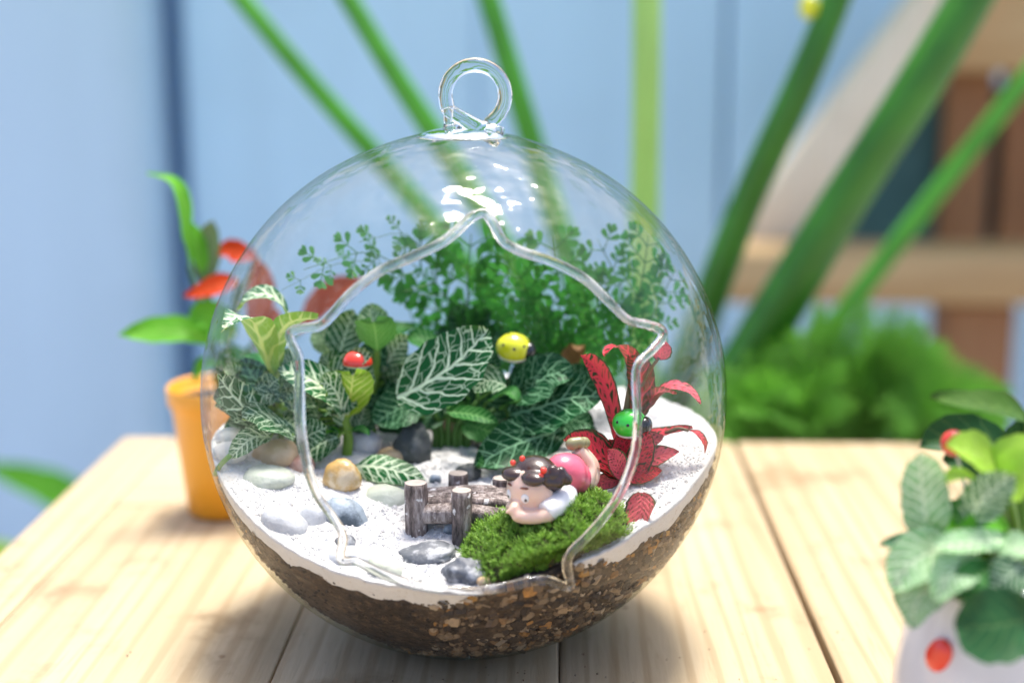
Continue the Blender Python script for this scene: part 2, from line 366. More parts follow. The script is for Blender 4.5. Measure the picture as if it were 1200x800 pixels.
def bark(name):
    m, t, b, out = newmat(name); g = G(t); o = g.obj((100, 100, 26)); n1 = g.noise(o, 3.4, 5, .7); o2 = g.obj(); n2 = g.noise(o2, 3.2, 4)
    c = g.ramp(n1, [(.36, (.030, .022, .019)), (.5, (.18, .14, .125)), (.64, (.46, .40, .37))])
    c = g.mix(g.smooth(n2, .60, .68), c, (.78, .76, .74))
    g.put(b.inputs['Base Color'], c); b.inputs['Roughness'].default_value = .75; g.put(b.inputs['Normal'], g.bump(n1, .10*S, 1)); return m
M['bark'] = bark('painted_bark'); M['cut'] = plain('cut_wood', (.42, .36, .31), .7, .35, 4, bump=.03)
M['skin'] = plain('figurine_skin', (.82, .56, .43), .32, .06, sss=.25, coat=.3)
M['hair'] = plain('figurine_hair', (.045, .024, .018), .25, .2, coat=.4)
M['pink'] = plain('figurine_pink', (.78, .13, .20), .3, .08, coat=.4)
M['white_g'] = plain('figurine_white', (.84, .82, .80), .3, .04, coat=.3)
M['red_g'] = plain('red_paint', (.72, .02, .012), .2, .06, coat=.6)
M['red_matte'] = plain('red_paint_bright', (.80, .045, .02), .25, .06, coat=.5)
M['yellow_g'] = plain('yellow_paint', (.72, .74, .02), .28, .06, coat=.5)
M['green_g'] = plain('green_paint', (.045, .60, .05), .28, .08, coat=.5)
M['black_g'] = plain('black_paint', (.012, .012, .012), .2, .1, coat=.5)
M['shoe'] = plain('figurine_shoe', (.27, .25, .12), .4, .15, coat=.2)
M['brown_p'] = plain('brown_paint', (.20, .06, .03), .4, .1)
M['cream'] = plain('cream_paint', (.78, .74, .64), .4, .05)
M['orange_pot'] = plain('orange_pot', (.90, .39, .018), .38, .05, .6, coat=.25)
M['white_pot'] = plain('white_ceramic', (.70, .69, .69), .16, .02, coat=.5)
M['peat'] = plain('peat', (.045, .026, .016), .9, .5, 5, bump=.15)
M['ground'] = plain('ground', (.38, .36, .33), .9, .3, .08, bump=.3, bscale=.8)
M['big_stem'] = plain('big_stem', (.085, .36, .025), .42, .55, .35, trans=.2)
M['big_stem_backlit'] = plain('big_stem_backlit', (.45, .70, .20), .45, .3, .12, trans=.3)  # paler copy of the stalk green, with the backlight put into the colour
M['big_stem_dark'] = plain('big_stem_dark', (.040, .19, .010), .38, .6, .35, trans=.12)
def wallmat(name, col):
    m, t, b, out = newmat(name); g = G(t); o = g.obj((100, 100, 8)); n1 = g.noise(o, .16, 5, .6); n2 = g.noise(g.obj(), .05, 4)
    c = g.mix(n1, tuple(x*.88 for x in col), tuple(x*1.1 for x in col)); c = g.mix(g.m('MULTIPLY', g.smooth(n2, .5, .7), .25), c, tuple(x*.8 for x in col))
    g.put(b.inputs['Base Color'], c); b.inputs['Roughness'].default_value = .6; g.put(b.inputs['Normal'], g.bump(n1, .06*S, .6)); return m
M['wall'] = wallmat('blue_wall_paint', (.54, .78, .97)); M['wall_grey'] = wallmat('grey_blue_wall_paint', (.56, .74, .90)); M['wall_deep'] = wallmat('deep_blue_wall_paint', (.34, .56, .84))

# ================================================================== the setting
GZ = -60.0
mb = MB(); k = 900; mb.add([(-k, -k, GZ), (k, -k, GZ), (k, k, GZ), (-k, k, GZ)], [(0, 1, 2, 3)])
tag(mb.build('ground', M['ground'], smooth=False), kind='structure')

# blue painted wall of tall panels
WY = 112.0
wall = thing('panel_wall', (0, WY, GZ), 'blue painted wall of tall panels behind the table', 'wall')
def wx(px): return P(px, 300, WY).x
def panel(x0, x1, y0, mat, bev=.6, ztop=70):
    MB().box((x0, y0, GZ), (x1, WY+6, ztop)).build('panel', mat, wall, bevel=bev, seg=4)
panel(wx(-700), wx(-330), WY-6, M['wall_grey']); panel(wx(-324), wx(-120), WY-6, M['wall_grey'])
panel(wx(-119.5), wx(200), WY-6.3, M['wall_grey'], 3.2)
panel(wx(226), wx(560), WY, M['wall'], .6); panel(wx(561), wx(842), WY, M['wall'], .6)
panel(wx(847), wx(1130), WY, M['wall'], .6); panel(wx(1132), wx(1500), WY, M['wall'], .6); panel(wx(1502), wx(1900), WY, M['wall'], .6)
MB().box((wx(-700), WY+6.1, GZ), (wx(1900), WY+9, 69)).build('backing_board', M['wall_deep'], wall, smooth=False)

# ------------------------------------------------------------------ table
TL, TB, TT = -17.5, 21.6, 2.2                      # left edge, back edge, thickness
table = thing('wooden_table', (4, 0, GZ), 'pale worn wooden plank table under the glass globe and the pots', 'table')
def board(x0, x1, y0, y1, mat, dz=0.0): MB().box((x0, y0, -TT+dz), (x1, y1, dz)).build('plank', mat, table, bevel=.08)
g_ = .02
board(TL, -15.05-g_, -30, TB, M['table'])
board(-15.05+g_, -1.2, 11.9, TB-.1, M['table_x'], -.03)
board(-15.05+g_, -5.55-g_, -30, 11.75, M['table'], -.02)
board(-5.55+g_, 2.95-g_, -30, 11.75, M['table'])
board(-1.05, 2.95-g_, 11.85, TB, M['table'], -.02)
board(2.95+g_, 11.18-.10, -30, TB, M['table'], -.01)
board(11.18+.10, 19.4-g_, -30, TB, M['table'])
board(19.4+g_, 27.6, -30, TB, M['table'], -.02)
MB().box((TL+.3, -29.5, -TT-.9), (27.2, TB-.4, -TT-.045)).build('under_board', M['bench_dark'], table, smooth=False)
for lx in (-14, 24):
    for ly in (-26, 18): MB().box((lx-2, ly-2, GZ), (lx+2, ly+2, -TT-.92)).build('leg', M['table_leg'], table, bevel=.2)
MB().box((-14, 17, -TT-6), (24, 19, -TT-.93)).build('apron', M['table_leg'], table, bevel=.1)
MB().box((-14, -27, -TT-6), (24, -25, -TT-.93)).build('apron', M['table_leg'], table, bevel=.1)

# ================================================================== terrarium
# --- opening outline on the front of the globe
OUT = [(568, 250), (578, 262), (590, 283), (612, 295), (648, 307), (684, 326), (712, 352), (735, 374), (757, 380), (774, 386), (776, 395), (764, 410), (748, 426), (745, 445), (747, 490), (744, 530), (731, 568), (712, 600), (688, 628), (668, 648), (664, 662), (667, 678), (668, 688),
       (655, 684), (640, 679), (620, 681), (590, 688), (555, 692), (520, 690), (480, 683), (450, 673), (430, 663), (415, 656), (402, 657), (399, 648), (402, 628), (390, 606), (371, 578), (359, 540), (352, 495), (351, 450), (350, 420), (342, 402), (340, 390), (352, 385), (374, 382), (388, 370), (412, 343), (445, 318), (485, 300), (518, 284), (536, 270), (552, 255)]
def smooth_loop(pts, n):
    m = len(pts); out = []
    for i in range(n):
        t = i/n*m; k = int(t); t -= k
        a, b, c, d = (V((*pts[(k+j) % m], 0)) for j in (-1, 0, 1, 2))
        out.append(0.5*((2*b)+(c-a)*t+(2*a-5*b+4*c-d)*t*t+(3*b-a-3*c+d)*t**3))
    return out
loop2 = smooth_loop(OUT, 420); loop3 = [PS(q.x, q.y) for q in loop2]
def proj(p):
    q = p-CAM; d = q.dot(fw); return 600+FPX*q.dot(rx)/d, 400-FPX*q.dot(up)/d
def inside(x, y):
    r = False; j = len(loop2)-1
    for i in range(len(loop2)):
        a, b = loop2[i], loop2[j]
        if (a.y > y) != (b.y > y) and x < (b.x-a.x)*(y-a.y)/(b.y-a.y)+a.x: r = not r
        j = i
    return r
terr = thing('glass_terrarium', (0, 0, 0), 'round clear glass globe with a star shaped opening and a ring on top', 'terrarium')
# --- wall of the globe: a blown sphere, a flattened foot, a drawn-up neck
prof = []
nseg = 150
for i in range(nseg+1):
    t = math.pi*i/nseg; r, z = GR*math.sin(t), GC.z-GR*math.cos(t)
    if z < .10: z = .10-.0*r
    if z > 15.0:
        k = (z-15.0)/.7; z += .10*k*k
    prof.append((max(r, .001), z))
NS = 300; gm = bmesh.new(); rings = []
for r, z in prof:
    rings.append([gm.verts.new((r*math.cos(2*math.pi*i/NS), r*math.sin(2*math.pi*i/NS), z)) for i in range(NS)])
for k in range(nseg):
    for i in range(NS): gm.faces.new((rings[k][i], rings[k][(i+1) % NS], rings[k+1][(i+1) % NS], rings[k+1][i]))
inn = set()
for ring in rings:
    for v in ring:
        if v.co.y < -1 and v.co.z > 2:
            x, y = proj(v.co)
            if 330 < x < 785 and 240 < y < 700 and inside(x, y): inn.add(v)
bmesh.ops.delete(gm, geom=list(inn), context='VERTS')
for v in gm.verts:
    if v.is_boundary and v.co.y < -1 and 2 < v.co.z < 15:
        b = min(loop3, key=lambda q: (q-v.co).length_squared)
        if (b-v.co).length < .6: v.co = b
bmesh.ops.remove_doubles(gm, verts=gm.verts, dist=.004)
for v in gm.verts: v.co *= S
bmesh.ops.recalc_face_normals(gm, faces=gm.faces)
me = bpy.data.meshes.new('globe'); gm.to_mesh(me); gm.free(); me.shade_smooth(); me.materials.append(M['glass'])
globe = bpy.data.objects.new('globe', me); SC.collection.objects.link(globe); globe.parent = terr; ORG[globe] = V((0, 0, 0))
# --- fire-polished rim
mb = MB(); n = 10; m_ = len(loop3); vs = []; fs = []
for i, p in enumerate(loop3):
    t = (loop3[(i+1) % m_]-loop3[i-1]).normalized(); a = (p-GC).normalized(); b = t.cross(a).normalized(); a = b.cross(t)
    rr = .145*(1+.22*noise.noise(p*.5))
    for q in range(n):
        c = 2*math.pi*q/n; vs.append(p+a*(rr*.85*math.cos(c))+b*(rr*math.sin(c)))
for i in range(m_):
    for q in range(n): fs.append((i*n+q, i*n+(q+1) % n, ((i+1) % m_)*n+(q+1) % n, ((i+1) % m_)*n+q))
mb.add(vs, fs); mb.build('rim', M['rim'], terr)
# --- hanging ring: a rod that rises from the neck, curls round and ends on itself
NY = 0.0
def Q(x, y, dy=0): return P(x, y, NY+dy)
cx, cy, rr = 557, 112, 35
path = [Q(585, 161, -.05), Q(576, 157, -.12), Q(560, 150, -.17), Q(545, 141, -.18)]
for a in range(150, 421, 15):
    f = (a-150)/270; path.append(Q(cx+rr*math.cos(R(a)), cy+(rr+1)*math.sin(R(a)), -.16+.30*f))
path.append(Q(568, 143, .16))
sp = spline(path, 120); rad = []
for i in range(120):
    f = i/119; rad.append(.215 if .14 < f < .975 else (.215+.12*(.14-f)/.14 if f <= .14 else .215-.10*(f-.975)/.025))
MB().tube(sp, rad, 20).build('ring', M['rod'], terr)
mb = MB(); mb.tube(spline([Q(524, 126, .02), Q(527, 142, .02), Q(529, 152, .02), Q(531, 160, .02)], 14), [.10, .13, .15, .165, .18, .195, .215, .24, .275, .32, .38, .46, .56, .70], 20); mb.build('ring_foot', M['rod'], terr)
mb = MB(); mb.lathe((0, 0, 0), [(.02, 15.86), (.55, 15.84), (.85, 15.80), (1.1, 15.74), (1.3, 15.66), (1.42, 15.58), (1.3, 15.56), (.8, 15.60), (.02, 15.62)], 40); mb.build('neck', M['rod'], terr)

# --- ground inside the globe
RI = 7.84
def hh(x, y):
    h = 4.10+.185*(y+6.8)+.024*x*x
    if x > 2: h += .10*min((x-2), 3)
    h += .16*noise.noise(V((x*.5, y*.5, 1.3)))+.07*noise.noise(V((x*1.6, y*1.6, 4.3)))
    return min(h, 6.5)
def sandt(x, y):                                     # thickness of the white sand over the soil
    t = .52+.05*max(0, min(3, x-3))
    d = math.hypot((x-1.9)/1.95, (y+5.6)/2.0)         # bare in front under the moss
    t -= 1.0*max(0, 1.25-d)
    d2 = math.hypot((x+.5)/5.2, (y-4.1)/3.6); t -= .9*max(0, 1.15-d2)   # bare round the plants
    return t+.26*noise.noise(V((x*.9, y*.9, 7)))+.16*noise.noise(V((x*2.6, y*2.6, 2)))+.08*noise.noise(V((x*7, y*7, 2)))
def soilh(x, y): return hh(x, y)-sandt(x, y)
def edge(th, fn, rad):
    c, s_ = math.cos(th), math.sin(th); lo, hi = 0, rad
    for _ in range(30):
        m = (lo+hi)/2; z = fn(c*m, s_*m)
        if m*m+(z-GC.z)**2 < rad*rad: lo = m
        else: hi = m
    return lo
def PT(x, y, fn=hh):                                 # where a sight line meets the ground in the globe
    v = ray(x, y); t = 30.0
    while t < 60:
        p = CAM+v*t
        if p.z < fn(p.x, p.y): return p
        t += .02
    return CAM+v*44
NT, NR = 260, 46
mb = MB(); vs = []; fs = []                          # soil body
for i in range(NT):
    th = 2*math.pi*i/NT; e = edge(th, soilh, RI); c, s_ = math.cos(th), math.sin(th)
    row = [(c*e*(j/NR)**.8, s_*e*(j/NR)**.8) for j in range(1, NR+1)]
    col = [V((x, y, soilh(x, y))) for x, y in row]
    a0 = math.acos(max(-1, min(1, (col[-1].z-GC.z)/RI)))
    for j in range(1, 25):
        a = a0+(math.pi*.93-a0)*j/24; z = max(GC.z+RI*math.cos(a), .26); r = RI*math.sin(a)
        col.append(V((r*c, r*s_, z)))
    vs += col
L = NR+24
for i in range(NT):
    i2 = (i+1) % NT
    for j in range(L-1): fs.append((i*L+j, i*L+j+1, i2*L+j+1, i2*L+j))
vs.append(V((0, 0, soilh(0, 0)))); vs.append(V((0, 0, .26))); a_, b_ = len(vs)-2, len(vs)-1
for i in range(NT):
    i2 = (i+1) % NT; fs.append((a_, i*L, i2*L)); fs.append((b_, i2*L+L-1, i*L+L-1))
mb.add(vs, fs); tag(mb.build('potting_soil', M['soil'], origin=(0, 0, .3)), 'dark brown potting soil filling the bottom of the glass globe', 'soil', kind='stuff')
mb = MB(); vs = []; fs = []; NR2 = 60                # sand sheet
for i in range(NT):
    th = 2*math.pi*i/NT; c, s_ = math.cos(th), math.sin(th)
    e0 = edge(th, hh, RI); tk = sandt(c*e0, s_*e0); rs = RI if tk > .05 else 7.6
    e = edge(th, hh, rs); lo = min(hh(c*e, s_*e)-.02, soilh(c*e, s_*e)+.0)
    col = []
    for j in range(1, NR2+1):
        x, y = c*e*(j/NR2)**.8, s_*e*(j/NR2)**.8; col.append(V((x, y, hh(x, y)+.045*noise.noise(V((x*5, y*5, 0)))+.05*noise.noise(V((x*2.6, y*2.6, 9))))))
    zt = col[-1].z
    for j in range(1, 6):
        z = zt+(lo-.06-zt)*j/5; r = math.sqrt(max(rs*rs-(z-GC.z)**2, 0))+(.004 if rs == RI else 0); col.append(V((c*r, s_*r, z)))
    vs += col
L = NR2+5
for i in range(NT):
    i2 = (i+1) % NT
    for j in range(L-1): fs.append((i*L+j, i*L+j+1, i2*L+j+1, i2*L+j))
vs.append(V((0, 0, hh(0, 0))))
for i in range(NT): fs.append((len(vs)-1, i*L, ((i+1) % NT)*L))
mb.add(vs, fs); n_sheet = len(mb.f)
OCT = [(1, 0, 0), (-1, 0, 0), (0, 1, 0), (0, -1, 0), (0, 0, 1), (0, 0, -1)]; OF = [(4, 0, 2), (4, 2, 1), (4, 1, 3), (4, 3, 0), (5, 2, 0), (5, 1, 2), (5, 3, 1), (5, 0, 3)]
def grain(mb, p, s, col=None):
    q = Matrix.Rotation(random.random()*6.28, 3, V((random.random()-.5, random.random()-.5, random.random()-.5)))
    mb.add([p+q @ (V(o)*s*random.uniform(.6, 1.2)) for o in OCT], OF, col=col)
cnt = 0
while cnt < 12000:
    x, y = random.uniform(-7.6, 7.6), random.uniform(-7.6, 6)
    z = hh(x, y)
    if (V((x, y, z))-GC).length > 7.7 or sandt(x, y) < 0: continue
    grain(mb, V((x, y, z-.004)), random.uniform(.022, .05)+random.random()**3*.05); cnt += 1
so = mb.build('white_sand', M['sand'], origin=(0, 0, 4))
for pg in list(so.data.polygons)[n_sheet:]: pg.use_smooth = False
tag(so, 'coarse white sand spread over the soil inside the globe', 'sand', kind='stuff')
# --- bits of gravel and bark pressed against the glass, and lying where soil is bare
PAL = [(.18, .12, .072), (.27, .19, .115), (.36, .26, .16), (.44, .22, .06), (.10, .066, .04), (.045, .03, .02), (.42, .34, .25), (.28, .16, .07)]
def chunk(mb, p, nrm, s, col):
    a = nrm.orthogonal().normalized(); b = nrm.cross(a); q = random.random()*6.28; a, b = a*math.cos(q)+b*math.sin(q), b*math.cos(q)-a*math.sin(q)
    m = random.choice((5, 6, 7)); ri = [random.uniform(.7, 1.15) for _ in range(m)]; el = random.uniform(.6, 1)
    vs = [p+(a*math.cos(6.28*i/m)+b*math.sin(6.28*i/m)*el)*s*ri[i] for i in range(m)]
    vs += [p+nrm*(s*.45)+(a*math.cos(6.28*i/m)+b*math.sin(6.28*i/m)*el)*s*ri[i]*.72 for i in range(m)]
    fs = [(i, (i+1) % m, m+(i+1) % m, m+i) for i in range(m)]+[tuple(m+i for i in range(m))]
    mb.add(vs, fs, col=col)
mb = MB(); cnt = 0
while cnt < 7000:
    th = random.uniform(-math.pi, math.pi); z = random.uniform(.5, 6.0)
    r = math.sqrt(max(RI*RI-(z-GC.z)**2, 0)); p = V((r*math.cos(th), r*math.sin(th), z))
    top = soilh(p.x*.99, p.y*.99)
    if z > top-.02+(.22 if random.random() < .10 else 0) or sandt(p.x, p.y) < -3: continue
    dark = noise.noise(V((p.x*.42+3, p.y*.42, p.z*.5))) + (-.55 if -5.6 < p.x < -.6 and p.z > 1.0 else .22)
    coarse = p.x > -1.0 or p.z < 1.2
    if dark < -.1:
        if random.random() < .35: continue
        col = random.choice([PAL[5], PAL[5], PAL[4], (.02, .014, .01)]); s = random.uniform(.025, .085)
    else:
        col = random.choice(PAL[:3]+PAL[4:6]+PAL[4:6] if random.random() < .82 else PAL[2:4]+PAL[6:]); s = random.uniform(.05, .10)+random.random()**2.5*(.20 if coarse else .08)
        if z > top-.45 and random.random() < .22: col = random.choice([PAL[3], PAL[6], (.52, .27, .06)])
    k = random.uniform(.5, 1.1); col = tuple(x*k for x in col)
    nn = ((p-GC).normalized()+V((random.uniform(-.55, .55), random.uniform(-.55, .55), random.uniform(-.55, .55)))).normalized()
    chunk(mb, p-nn*s*random.uniform(0, .35), nn, s, col); cnt += 1
cnt = 0
while cnt < 700:
    x, y = random.uniform(-4, 6), random.uniform(-7, 6); z = soilh(x, y)
    if (V((x, y, z))-GC).length > 7.6 or sandt(x, y) > -.02: continue
    k = random.uniform(.5, 1.1); chunk(mb, V((x, y, z-.01)), V((0, 0, 1)), random.uniform(.04, .16), tuple(c*k for c in random.choice(PAL))); cnt += 1
tag(mb.build('soil_gravel', M['grain'], origin=(0, 0, .3), smooth=False), 'brown and orange gravel bits pressed against the bottom of the globe', 'gravel', kind='stuff')

# --- pebbles
def pebble(px, py, wpx, hpx, mat, label, tilt=0, depth=.8, sink=.35, lift=0, roll=0, cat='pebble', group=None, rough=.12):
    p = PT(px, py+hpx*.25); sc = 1/39.0*((p-CAM).length/44)
    rx_, rz_ = wpx/2*sc, hpx/2*sc*1.05; ry_ = max(rx_*depth, rz_*.6)
    c = p+V((0, ry_*.35, rz_*(1-sink*1.6)+lift)); c = clampin(c, 7.75-max(rx_, rz_)*.8)
    mt = Matrix.Rotation(R(roll), 3, 'Y') @ Matrix.Rotation(R(tilt), 3, 'X'); sd = random.random()*30
    mb = MB(); mb.ell((0, 0, 0), (rx_, ry_, rz_), mt, 24, 16, lambda d: 1+rough*noise.noise(d*1.5+V((sd, 0, 0)))+rough*.4*noise.noise(d*4+V((sd, 0, 0))))
    mb.v = [clampin(v+c, 7.80) for v in mb.v]
    return tag(mb.build('pebble', mat, origin=c), label, cat, group)
pebble(322, 533, 54, 34, M['st_tan'], 'tan flat pebble lying under a striped leaf by the left glass')
pebble(352, 545, 34, 22, M['st_pink'], 'small reddish tan pebble tucked beside the tan flat pebble')
pebble(400, 560, 46, 44, M['st_amber'], 'amber and cream glossy pebble below the upright stem')
pebble(310, 555, 66, 30, M['st_green'], 'long pale greenish pebble along the left glass', sink=.7)
pebble(268, 513, 34, 22, M['st_white'], 'whitish pebble upper one of two by the left glass wall')
pebble(262, 533, 44, 26, M['st_white'], 'whitish pebble lower one of two by the left glass wall')
pebble(318, 563, 18, 14, M['st_green'], 'tiny greenish glassy pebble on the white sand')
pebble(325, 607, 62, 44, M['st_grey'], 'smooth lilac grey oval pebble half sunk in white sand', roll=28, sink=.82)
pebble(362, 598, 40, 46, M['st_grey'], 'grey oval pebble leaning behind the lilac one', roll=40, sink=.78)
pebble(398, 594, 66, 60, M['st_blue'], 'large blue grey flat stone with dark patches in the white sand', roll=38, sink=.75, depth=.6)
pebble(404, 634, 26, 18, M['st_speck'], 'small slate pebble at the foot of the blue grey stone', sink=.5)
pebble(406, 650, 60, 22, M['st_grey'], 'pale slate pebble in the sand beside the lower left rim point', sink=.6)
pebble(452, 664, 46, 28, M['st_green'], 'pale translucent pebble against the front rim', roll=25, sink=.5)
pebble(500, 648, 72, 22, M['st_speck'], 'dark flat speckled stone in front of the bridge', roll=-6, sink=.55, rough=.3)
pebble(546, 668, 56, 34, M['st_speck'], 'grey speckled stone at the edge of the moss', sink=.55, rough=.34)
pebble(563, 666, 13, 12, M['st_pink'], 'tiny reddish pebble touching the moss')
pebble(568, 684, 20, 12, M['st_tan'], 'tiny tan pebble at the front rim')
pebble(449, 573, 60, 44, M['st_green'], 'greenish white stone behind the front striped leaf', sink=.85)
pebble(484, 527, 44, 56, M['st_dark'], 'dark upright rock behind the bridge', sink=.3, rough=.3)
pebble(459, 535, 36, 20, M['st_tan'], 'brownish flat pebble beside the dark upright rock')
pebble(457, 521, 8, 8, M['st_white'], 'tiny cream pebble on the dark soil')
pebble(510, 562, 15, 12, M['st_blue'], 'small slate blue pebble behind the bridge posts')
pebble(548, 556, 32, 24, M['st_dark'], 'black stone behind the bridge', rough=.25)
pebble(426, 517, 44, 34, M['st_grey'], 'pale grey stone beside the upright green stem', sink=.5)
pebble(531, 620, 22, 16, M['st_blue'], 'slate pebble under the bridge', sink=.4)
pebble(415, 520, 12, 9, M['st_dark'], 'tiny black chip by the pale grey stone')
pebble(655, 500, 30, 16, M['st_white'], 'cream pebble half hidden under the red leaves')

# --- log bridge
bp = PT(487, 622)
bridge = thing('log_bridge', bp, 'tiny brown log bridge with four posts in the white sand', 'bridge')
def post(px, ytop, ybot, wpx, dy=0):
    b = PT(px, ybot); b.y += dy; t = P(px, ytop+wpx*.14, b.y); r = wpx/2/39*((b-CAM).length/44)
    sd = random.random()*9; base = V((t.x, b.y, min(b.z, hh(t.x, b.y))-.25))
    f = lambda q, k: 1+.10*noise.noise(V((math.cos(q)*1.6+sd, math.sin(q)*1.6, k*2)))+.05*math.cos(q*7+sd)
    o = MB().tube([base.lerp(t, i/10) for i in range(11)], r, 20, True, f).build('post', M['bark'], bridge)
    mb = MB(); n = 20; vs = [t+V((0, 0, .02))]+[t+V((math.cos(6.283*i/n), math.sin(6.283*i/n), 0))*r*.93+V((0, 0, .012)) for i in range(n)]
    mb.add(vs, [(0, 1+i, 1+(i+1) % n) for i in range(n)]); mb.build('cut_top', M['cut'], o)
    return t, r
t1, r1 = post(487, 562, 622, 27); t2, r2 = post(541, 571, 634, 24); t3, r3 = post(537, 551, 580, 24); t4, r4 = post(588, 557, 586, 22)
# deck of split logs from left abutment to the moss
dz = P(510, 592, t2.y+.5).z
def log(a, b, r, name='deck_log'):
    sd = random.random()*9
    f = lambda q, k: 1+.08*noise.noise(V((math.cos(q)*1.7+sd, math.sin(q)*1.7, k*3)))+.04*math.cos(q*6+sd)
    pts = spline([a, a.lerp(b, .5)+V((0, 0, .12)), b], 14)
    MB().tube(pts, r, 16, True, f).build(name, M['bark'], bridge)
A = P(478, 588, t1.y+.10); B = P(614, 588, t1.y+.10)
for i in range(5):
    off = V((.05*i, .18+.27*i, 0)); log(V((A.x+.1, A.y+.1, dz-.16))+off, V((B.x, B.y+.1, dz-.16))+off, .15)
log(V((A.x+.25, t1.y+.02, dz-.30)), V((B.x-.1, t2.y+.15, dz-.34)), .30, 'side_log')
log(V((A.x+.35, t1.y+1.5, dz-.22)), V((B.x+.1, t2.y+1.7, dz-.22)), .22, 'side_log')

# --- moss cushion
mc = PT(637, 640); mc = V((mc.x+.05, mc.y-.15, mc.z))
def mossz(x, y):
    dx, dy = (x-mc.x)/2.32, (y-mc.y)/2.25; d = dx*dx+dy*dy
    if d >= 1: return None
    return hh(x, y)-.30+1.36*(1-d)**.5*(1+.22*noise.noise(V((x*1.1, y*1.1, 5)))+.20*noise.noise(V((x*3, y*3, 1))))
mb = MB(); vs = []; fs = []; n, m_ = 60, 14
for j in range(m_+1):
    for i in range(n):
        q = 6.2832*i/n; r = .995*(j/m_)**.7; x, y = mc.x+2.32*r*math.cos(q), mc.y+2.25*r*math.sin(q); z = mossz(x, y)
        vs.append(clampin(V((x, y, z-.08)), 7.6))
for j in range(m_):
    for i in range(n): fs.append((j*n+i, (j+1)*n+i, (j+1)*n+(i+1) % n, j*n+(i+1) % n))
moss = thing('moss_cushion', (mc.x, mc.y, mc.z-.3), 'bright green moss cushion under the figurine', 'moss')
mb.add(vs, fs); mb.build('moss_base', M['moss_base'], moss)
mb = MB(); cnt = 0
while cnt < 2800:
    q = random.random()*6.2832; r = math.sqrt(random.random())*.99; x, y = mc.x+2.32*r*math.cos(q), mc.y+2.25*r*math.sin(q); z = mossz(x, y)
    p = clampin(V((x, y, z-.06)), 7.62)
    e = .05; zx, zy = mossz(x+e, y) or z-.1, mossz(x, y+e) or z-.1
    nrm = (V((-(zx-z)/e, -(zy-z)/e, 1)).normalized()+V((random.uniform(-.35, .35), random.uniform(-.35, .35), .4))).normalized()
    hgt = random.uniform(.14, .36); a = nrm.orthogonal().normalized(); b = nrm.cross(a)
    for k in range(9):
        s0 = hgt*(k/9)*.8; q = k*2.4+random.random(); dr = (a*math.cos(q)+b*math.sin(q)); ln = random.uniform(.09, .18)*(1-.25*k/9)
        o = p+nrm*s0; sd = nrm.cross(dr)*.015; tip = o+dr*ln*.75+nrm*ln*.8; midp = o+dr*ln*.45+nrm*ln*.35
        mb.add([clampin(v, 7.8) for v in (o-sd*.6, o+sd*.6, midp+sd, midp-sd, tip)], [(0, 1, 2, 3), (3, 2, 4)])
    cnt += 1
tag(mb.build('moss_blades', M['moss'], moss), kind='stuff')

# ------------------------------------------------------------------ plants in the globe
TC = V((0, -.86, .50)); UPN = V((0, -.35, .94)); BK = V((0, .80, .60)); LF = V((-.55, -.6, .6)); RT = V((.5, -.6, .6))
K39 = 1/39.0
def wcm(px, Y): return px*(Y-CAM.y)/1640.0
def plant(name, base, label, cat='plant', stem_mat='stem', group=None):
    return thing(name, base, label, cat, group), base, MB(), stem_mat
def lf(pl, pts, wpx, n, mat, kind='ovate', cup=.12, wav=.05, node=None, pr=.05, nu=14, nv=8):
    pp = [clampin(P(*q), 7.70) for q in pts]
    mb = MB(); leaf(mb, pp, wcm(wpx*1.12, pts[0][2]), n, kind, cup, wav, nu, nv); o = mb.build('leaf', M[mat], pl[0])
    if node is not None:
        nd = clampin(P(*node), 7.70) if not isinstance(node, V) else node
        pl[2].tube(spline([nd, nd.lerp(pp[0], .55)+V((0, 0, .10)), pp[0]+(pp[1]-pp[0])*.08], 8), [pr*1.2]*4+[pr]*4, 8)
    return o
def stemp(pl, pts, r0, r1=None):
    pp = [clampin(P(*q) if not isinstance(q, V) else q, 7.7) for q in pts]; n = 12; c = spline(pp, n); r1 = r1 or r0
    pl[2].tube(c, [r0+(r1-r0)*i/(n-1) for i in range(n)], 10)
def done(pl):
    if pl[2].v: pl[2].build('stem', M[pl[3]], pl[0])
def more(pl, n, box, Y, seed, node, sizes=(24, 36), mats=('fit', 'fit', 'fit_dark', 'fit_pale')):
    rd = random.Random(seed)
    for k in range(n):
        x, y = rd.uniform(box[0], box[2]), rd.uniform(box[1], box[3]); a = rd.uniform(-.3, 3.4); L = rd.uniform(34, 52); dy = rd.uniform(.1, 1.1)
        x1, y1 = x+math.cos(a)*L, y-math.sin(a)*L*.7
        lf(pl, [(x, y, Y+dy), ((x+x1)/2, (y+y1)/2-5, Y+dy-.3), (x1, y1+3, Y+dy-.5)], rd.uniform(*sizes), TC+V((rd.uniform(-.4, .4), 0, rd.uniform(-.1, .4))), rd.choice(mats), node=node)
def root(px, py, dz=-.2): p = PT(px, py); return V((p.x, p.y, p.z+dz))

